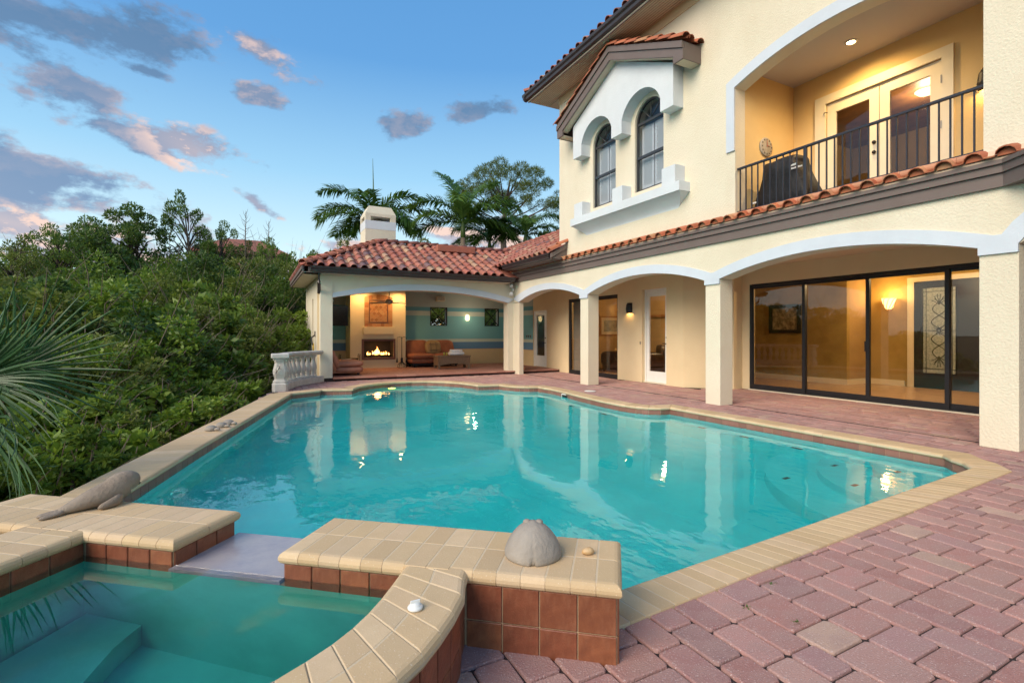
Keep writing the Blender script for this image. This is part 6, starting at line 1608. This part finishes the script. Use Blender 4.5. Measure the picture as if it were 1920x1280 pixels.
    tag(tube('leaning_bough', [([(x - 1.15, y - .2, 1.95), (x - .75, y - .1, 1.75), (x - .35, y, 1.55), (x, y, 1.2), (x + .15, y, .5)], [.035, .05, .06, .07, .08])], 'bark_pale', None, 7), 'bare pale bough leaning across the thicket left of the lanai', 'branch')
    # leaf litter and low creepers that close the floor under the shrubs
    rg = np.random.default_rng(8); n = 26000; d = rg.uniform(4.2, 22, n); u = rg.uniform(-250, 560, n); l = (u - 960) / 930
    P = np.stack([d * (FW.x + l * RT.x), d * (FW.y + l * RT.y), np.full(n, GZ) + rg.uniform(0, .9, n) ** 2], 1)
    ok = P[:, 0] < -1.25 + (P[:, 1] - 6.6) * .209 - .15; P = P[ok]
    V, Q = leaf_arrays(rg, P, rg.normal(size=P.shape) + np.array([0, 0, .6]), .10, .06)
    o = bpy.data.objects.new('ground_cover', mesh_np('ground_cover', V, Q, 'leaf_dark')); COL.objects.link(o); tag(o, 'low green creepers covering the soil under the shrubs', 'ground cover', kind='stuff')
thicket()

def frond_vf(rg, L, elev, droop, az, width=.55, pairs=44, plum=.35, twist=0.0):
    """feather frond: arched rachis with two ranks of drooping leaflets -> (rachis path, leaflet verts, quads)"""
    pts = []; p = Vector((0, 0, 0)); n = 16; h = Vector((math.cos(az), math.sin(az), 0))
    for i in range(n + 1):
        e = elev - droop * (i / n) ** 1.5; d = h * math.cos(e) + Vector((0, 0, 1)) * math.sin(e); pts.append(p.copy()); p = p + d * (L / n)
    V, Q = [], []
    for k in range(pairs):
        t = .10 + .90 * k / (pairs - 1); f = t * n; i = min(int(f), n - 1); c = pts[i].lerp(pts[i + 1], f - i); d = (pts[i + 1] - pts[i]).normalized()
        s0 = d.cross(Vector((0, 0, 1))).normalized(); up = s0.cross(d); ll = width * (math.sin(math.pi * min(1, .12 + .86 * t)) ** .55) * rg.uniform(.85, 1.1)
        for sd in (-1, 1):
            a = rg.uniform(-plum, plum) + .25; dirv = (s0 * sd * math.cos(a) + up * math.sin(a) + d * .75).normalized(); w = .034 * (L / 2.6)
            c1 = c + dirv * ll * .5; c2 = c + dirv * ll - Vector((0, 0, 1)) * ll * rg.uniform(.2, .5)
            wv = dirv.cross(up).normalized() * w if dirv.cross(up).length > .1 else d * w
            b = len(V); V += [c + wv * .4, c1 + wv, c1 - wv, c - wv * .4, c2 + wv * .15, c2 - wv * .15]; Q += [(b, b + 1, b + 2, b + 3), (b + 1, b + 4, b + 5, b + 2)]
    return pts, V, Q
def feather_palm(x, y, zc, L, fr, seed, label, spear=True, tilt=0.0):
    rr = random.Random(seed); t = thing('feather_palm', (x, y, GZ), label, 'palm', 'palms behind the lanai')
    tube('trunk', ([(x, y, GZ), (x, y, zc * .5), (x, y, zc - .7)], [.16, .14, .12]), 'bark_pale', t, 10); tube('crownshaft', ([(x, y, zc - .75), (x, y, zc - .3), (x, y, zc + .05)], [.13, .12, .05]), 'palm_stem', t, 10)
    for az, el, dr, k in fr:
        pts, V, Q = frond_vf(rr, L * k, R(el), R(dr), R(az), .85 * L / 2.8, 70)
        n = len(V); v2, f2 = tube_np([(pts, [.03 - .025 * i / 16 for i in range(17)])], 4)
        me = me_from('frond', [(p.x + x, p.y + y, p.z + zc) for p in V] + [(p.x + x, p.y + y, p.z + zc) for p in v2], list(Q) + [tuple(i + n for i in q) for q in f2], 'leaf_palm')
        link(bpy.data.objects.new('frond', me), t)
    if spear: tube('spear_leaf', ([(x, y, zc - .1), (x, y, zc + L * .55), (x - .03, y, zc + L * .98)], [.05, .03, .008]), 'palm_stem', t, 6)
def palms():
    # azimuths measured from +X; the picture plane runs along RT (about -27 deg)
    rt = -27.3
    x, y = at_px(700, 26); z = 1.35 + (625 - 415) / 930 * 26
    feather_palm(x, y, z, 3.35, [(rt + 180, 62, 95, 1.08), (rt + 175, 38, 95, 1.05), (rt + 205, 20, 80, .9), (rt, 58, 100, .95), (rt + 5, 36, 95, 1.02), (rt - 30, 18, 80, .9), (rt + 90, 55, 90, .9), (rt - 90, 60, 110, .8), (rt + 60, 30, 90, 1.0), (rt + 130, 28, 90, 1.0), (rt + 20, 10, 60, .8), (rt + 160, 8, 60, .8)], 1, 'feather palm with a tall spear leaf behind the chimney')
    x, y = at_px(868, 25); z = 1.35 + (625 - 418) / 930 * 25
    feather_palm(x, y, z, 3.3, [(rt + 178, 55, 115, 1.0), (rt + 150, 80, 60, 1.05), (rt + 20, 75, 70, .95), (rt, 50, 110, 1.05), (rt - 20, 35, 110, 1.0), (rt + 200, 25, 90, .85), (rt + 30, 20, 80, 1.0), (rt - 90, 60, 120, .8), (rt + 90, 50, 100, .9), (rt + 185, 5, 60, .8), (rt - 5, 5, 60, .9)], 2, 'feather palm with upright frond right of the chimney', spear=False)
    x, y = at_px(918, 27); z = 1.35 + (625 - 452) / 930 * 27
    feather_palm(x, y, z, 2.7, [(rt + 178, 50, 105, .9), (rt + 5, 65, 110, 1.0), (rt, 40, 110, 1.0), (rt + 60, 60, 90, .9), (rt - 60, 55, 110, .8), (rt + 120, 40, 100, .9), (rt - 15, 12, 80, .9), (rt + 190, 15, 80, .9)], 3, 'middle drooping palm behind the lanai roof', spear=False)
    x, y = at_px(985, 26); z = 1.35 + (625 - 440) / 930 * 26
    feather_palm(x, y, z, 2.5, [(rt + 178, 50, 115, 1.0), (rt + 170, 25, 90, .9), (rt + 5, 60, 90, .9), (rt, 35, 100, .9), (rt + 90, 60, 90, .9), (rt - 80, 50, 110, .8), (rt + 10, 10, 70, .8), (rt + 175, 5, 70, .8)], 4, 'palm close to the corner of the upper storey', spear=False)
    # trees that close the view behind the roof
    rr = random.Random(9)
    T = make_tree(451, 1.7, 3.4, 7.4, 40, 11000, .12, .07, 'leaf_olive')
    T2 = make_tree(452, 1.7, 2.6, 6.4, 46, 15000, .12, .07, 'leaf_mid')
    for u, d, vt, w, m, lab in ((655, 29, 438, 90, T, 'yellowish tree between thicket and chimney behind the lanai roof'), (800, 32, 452, 110, T, 'low sparse tree between the two palms behind the ridge'), (905, 30, 462, 130, T2, 'green tree under the middle palm behind the ridge'), (980, 29, 455, 110, T2, 'green tree at the foot of the pine by the upper storey'), (1030, 30, 430, 120, T2, 'green tree half hidden by the house corner'), (600, 31, 475, 80, T2, 'dark small tree behind the lanai hip')):
        x, y = at_px(u, d); zt = 1.35 + (625 - vt) / 930 * d; plant('background_tree', m, ('crown', 'trunk'), x, y, GZ, w / 2 / 930 * d / 1.7, (zt - GZ) / (7.4 if m is T else 6.4), rr.uniform(0, 6.28), lab, 'tree', 'trees behind the lanai')
    for k, (x, y) in enumerate(((6.2, 23.5), (7.5, 24.0), (9.0, 23.0), (10.5, 24.5), (4.6, 24.5), (12, 25))):
        plant('background_tree', T2, ('crown', 'trunk'), x, y, GZ, 1.1, .85, k * 1.3, ['first', 'second', 'third', 'fourth', 'fifth', 'sixth'][[4, 0, 1, 2, 3, 5].index(k)] + ' green tree from the left outside the small lanai windows', 'tree', 'trees outside the lanai windows')
    # pine
    x, y = at_px(945, 38); z0 = 1.35 + (625 - 440) / 930 * 38; z1 = 1.35 + (625 - 308) / 930 * 38
    t = thing('pine_tree', (x, y, GZ), 'umbrella-shaped pine rising behind the palms', 'pine'); cs, rs = [], []
    b = Vector((x, y, 0)); ex = Vector((RT.x, RT.y, 0)); ey = Vector((FW.x, FW.y, 0))
    for k in range(80):
        a = rr.uniform(-1, 1); f = rr.uniform(-1, 1); top = z1 - 1.9 * a * a - 1.0 * f * f; hz = top - (z1 - z0) * .62 * rr.random() ** 1.5
        off = .15 if a > 0 else -.1
        cs.append(b + ex * (a * 3.9 + off + .3) + ey * f * 3.0 + Vector((0, 0, hz - .3 * (a > .5)))); rs.append(rr.uniform(.30, .60))
    V, Q = clump_crown(77, [tuple(c) for c in cs], rs, [400 * (r / .5) ** 2 for r in rs], .26, .034, up=.6, out=1.0)
    o = bpy.data.objects.new('crown', mesh_np('crown', V, Q, 'needle')); link(o, t)
    P = [([(x, y, GZ), (x + .1, y, z0 * .6), (x - .1, y, z0 + .4), (x + .2, y, z0 + 2.4), (x + .5, y, z1 - 1.2)], [.30, .26, .22, .14, .05])]
    for c in cs[::3]:
        hb = z0 - .4 + (c.z - z0) * .62; s = Vector((x + .05, y, hb)); m = s.lerp(c, .55) + Vector((0, 0, -.25 + .3 * rr.random())); P.append(([s, m, c], [.075, .05, .02]))
    v, f = tube_np(P, 6); link(bpy.data.objects.new('trunk', me_from('trunk', v, f, 'bark')), t)
palms()

def fan_palm():
    """saw-palmetto beside the spa: every blade of a fan is its own piece"""
    rr = random.Random(13)
    bx_, by_ = at_px(-120, 4.3); base = Vector((bx_, by_, GZ)); t = thing('fan_palm', base, 'blue-green fan palm at the left edge behind the spa', 'palm')
    tube('trunk', ([base, base + Vector((.05, .02, .9)), base + Vector((.08, .05, 1.85))], [.10, .09, .07]), 'bark', t, 9)
    crown = base + Vector((.08, .05, 2.28))
    ex = Vector((RT.x, RT.y, 0)); ey = Vector((FW.x, FW.y, 0)); uz = Vector((0, 0, 1))
    def bw(length, wid, bend, fold):
        n = 6; V, F = [], []
        for i in range(n + 1):
            s = i / n; w = wid * (min(1, .35 + s * 2.2)) * (1 - s) ** .6; y = length * s; z = -bend * length * s ** 2.4
            V += [(-w, y, z + fold * w), (0, y, z), (w, y, z + fold * w)]
        for i in range(n): F += [(3 * i, 3 * i + 1, 3 * i + 4, 3 * i + 3), (3 * i + 1, 3 * i + 2, 3 * i + 5, 3 * i + 4)]
        return me_from('leaf_blade', V, F, 'leaf_blue')
    shapes = [bw(.90, .021, b, .75) for b in (.12, .26, .42, .62)] + [bw(.70, .019, b, .75) for b in (.2, .5)]
    # frond: hub position, direction it points, face normal
    fr = [(crown + ex * .28 + uz * .36 - ey * .10, ex * .9 + uz * .50, 46), (crown + ex * .10 + uz * .50, ex * .45 + uz * .85 - ey * .1, 40), (crown + ex * .36 + uz * .02 - ey * .15, ex * .95 - uz * .15 - ey * .2, 40),
          (crown - ex * .30 + uz * .55, -ex * .5 + uz * .8, 32), (crown + ex * .05 - uz * .05 - ey * .35, ex * .55 - uz * .35 - ey * .75, 30), (crown - ex * .40 - uz * .05 - ey * .2, -ex * .9 - uz * .1 - ey * .3, 30),
          (crown + ex * .22 + uz * .42 + ey * .30, ex * .7 + uz * .6 + ey * .5, 30), (crown - ex * .05 + uz * .6 - ey * .3, -ex * .1 + uz * .8 - ey * .6, 30)]
    for k, (h, d, nb) in enumerate(fr):
        d = d.normalized(); side = d.cross(ey * (1 if k % 2 else .8) + uz * .35).normalized(); nor = side.cross(d).normalized()
        if nor.z < 0: side, nor = -side, -nor
        pe = tube('frond', ([crown, crown.lerp(h, .55) + uz * .04, h, h + d * .06], [.016, .013, .012, .012]), 'petiole', t, 6)
        for i in range(nb):
            a = (i / (nb - 1) - .5) * R(175); v = (d * math.cos(a) + side * math.sin(a)).normalized(); v = (v + nor * rr.uniform(-.05, .12) - uz * .05 * abs(math.sin(a))).normalized()
            x = v.cross(nor).normalized(); zz = x.cross(v)
            o = bpy.data.objects.new('leaf_blade', shapes[rr.choice((0, 1, 1, 2, 2, 3)) if abs(a) < 1.4 else rr.choice((4, 5))]); COL.objects.link(o); o.parent = pe
            s = rr.uniform(.85, 1.12) * (1.08 - .18 * abs(a))
            o.matrix_parent_inverse = Matrix.Translation(-Vector(t.location)) if False else Matrix()
            o.matrix_basis = Matrix(((x.x * s, v.x * s, zz.x * s, h.x), (x.y * s, v.y * s, zz.y * s, h.y), (x.z * s, v.z * s, zz.z * s, h.z), (0, 0, 0, 1)))
fan_palm()

def far_house():
    x, y = at_px(455, 50); t = thing('distant_house', (x, y, GZ), 'distant house with red tiled roof half hidden by the trees', 'house')
    hw, hd, ze, zr = 3.6, 3.0, 9.0, 10.8
    bm = bmesh.new(); bbox(bm, x - hw, x + hw, y - hd, y + hd, GZ, ze); from_bm('wall', bm, 'far_wall', t)
    e = .7; V = [(x - hw - e, y - hd - e, ze), (x + hw + e, y - hd - e, ze), (x + hw + e, y + hd + e, ze), (x - hw - e, y + hd + e, ze), (x - hw * .45, y, zr), (x + hw * .45, y, zr)]
    V += [(a, b, c - .15) for a, b, c in V[:4]]
    mk('roof', V, [(0, 1, 5, 4), (1, 2, 5), (2, 3, 4, 5), (3, 0, 4), (0, 6, 7, 1), (1, 7, 8, 2), (2, 8, 9, 3), (3, 9, 6, 0), (6, 9, 8, 7)], 'far_roof', t)
    for k in range(3):
        for z in (2.2, 5.6): wn = box('window', x - 2.9 + k * 2.3, x - 1.7 + k * 2.3, y - hd - .03, y - hd, z, z + 1.4, 'window_frame', t)
far_house()
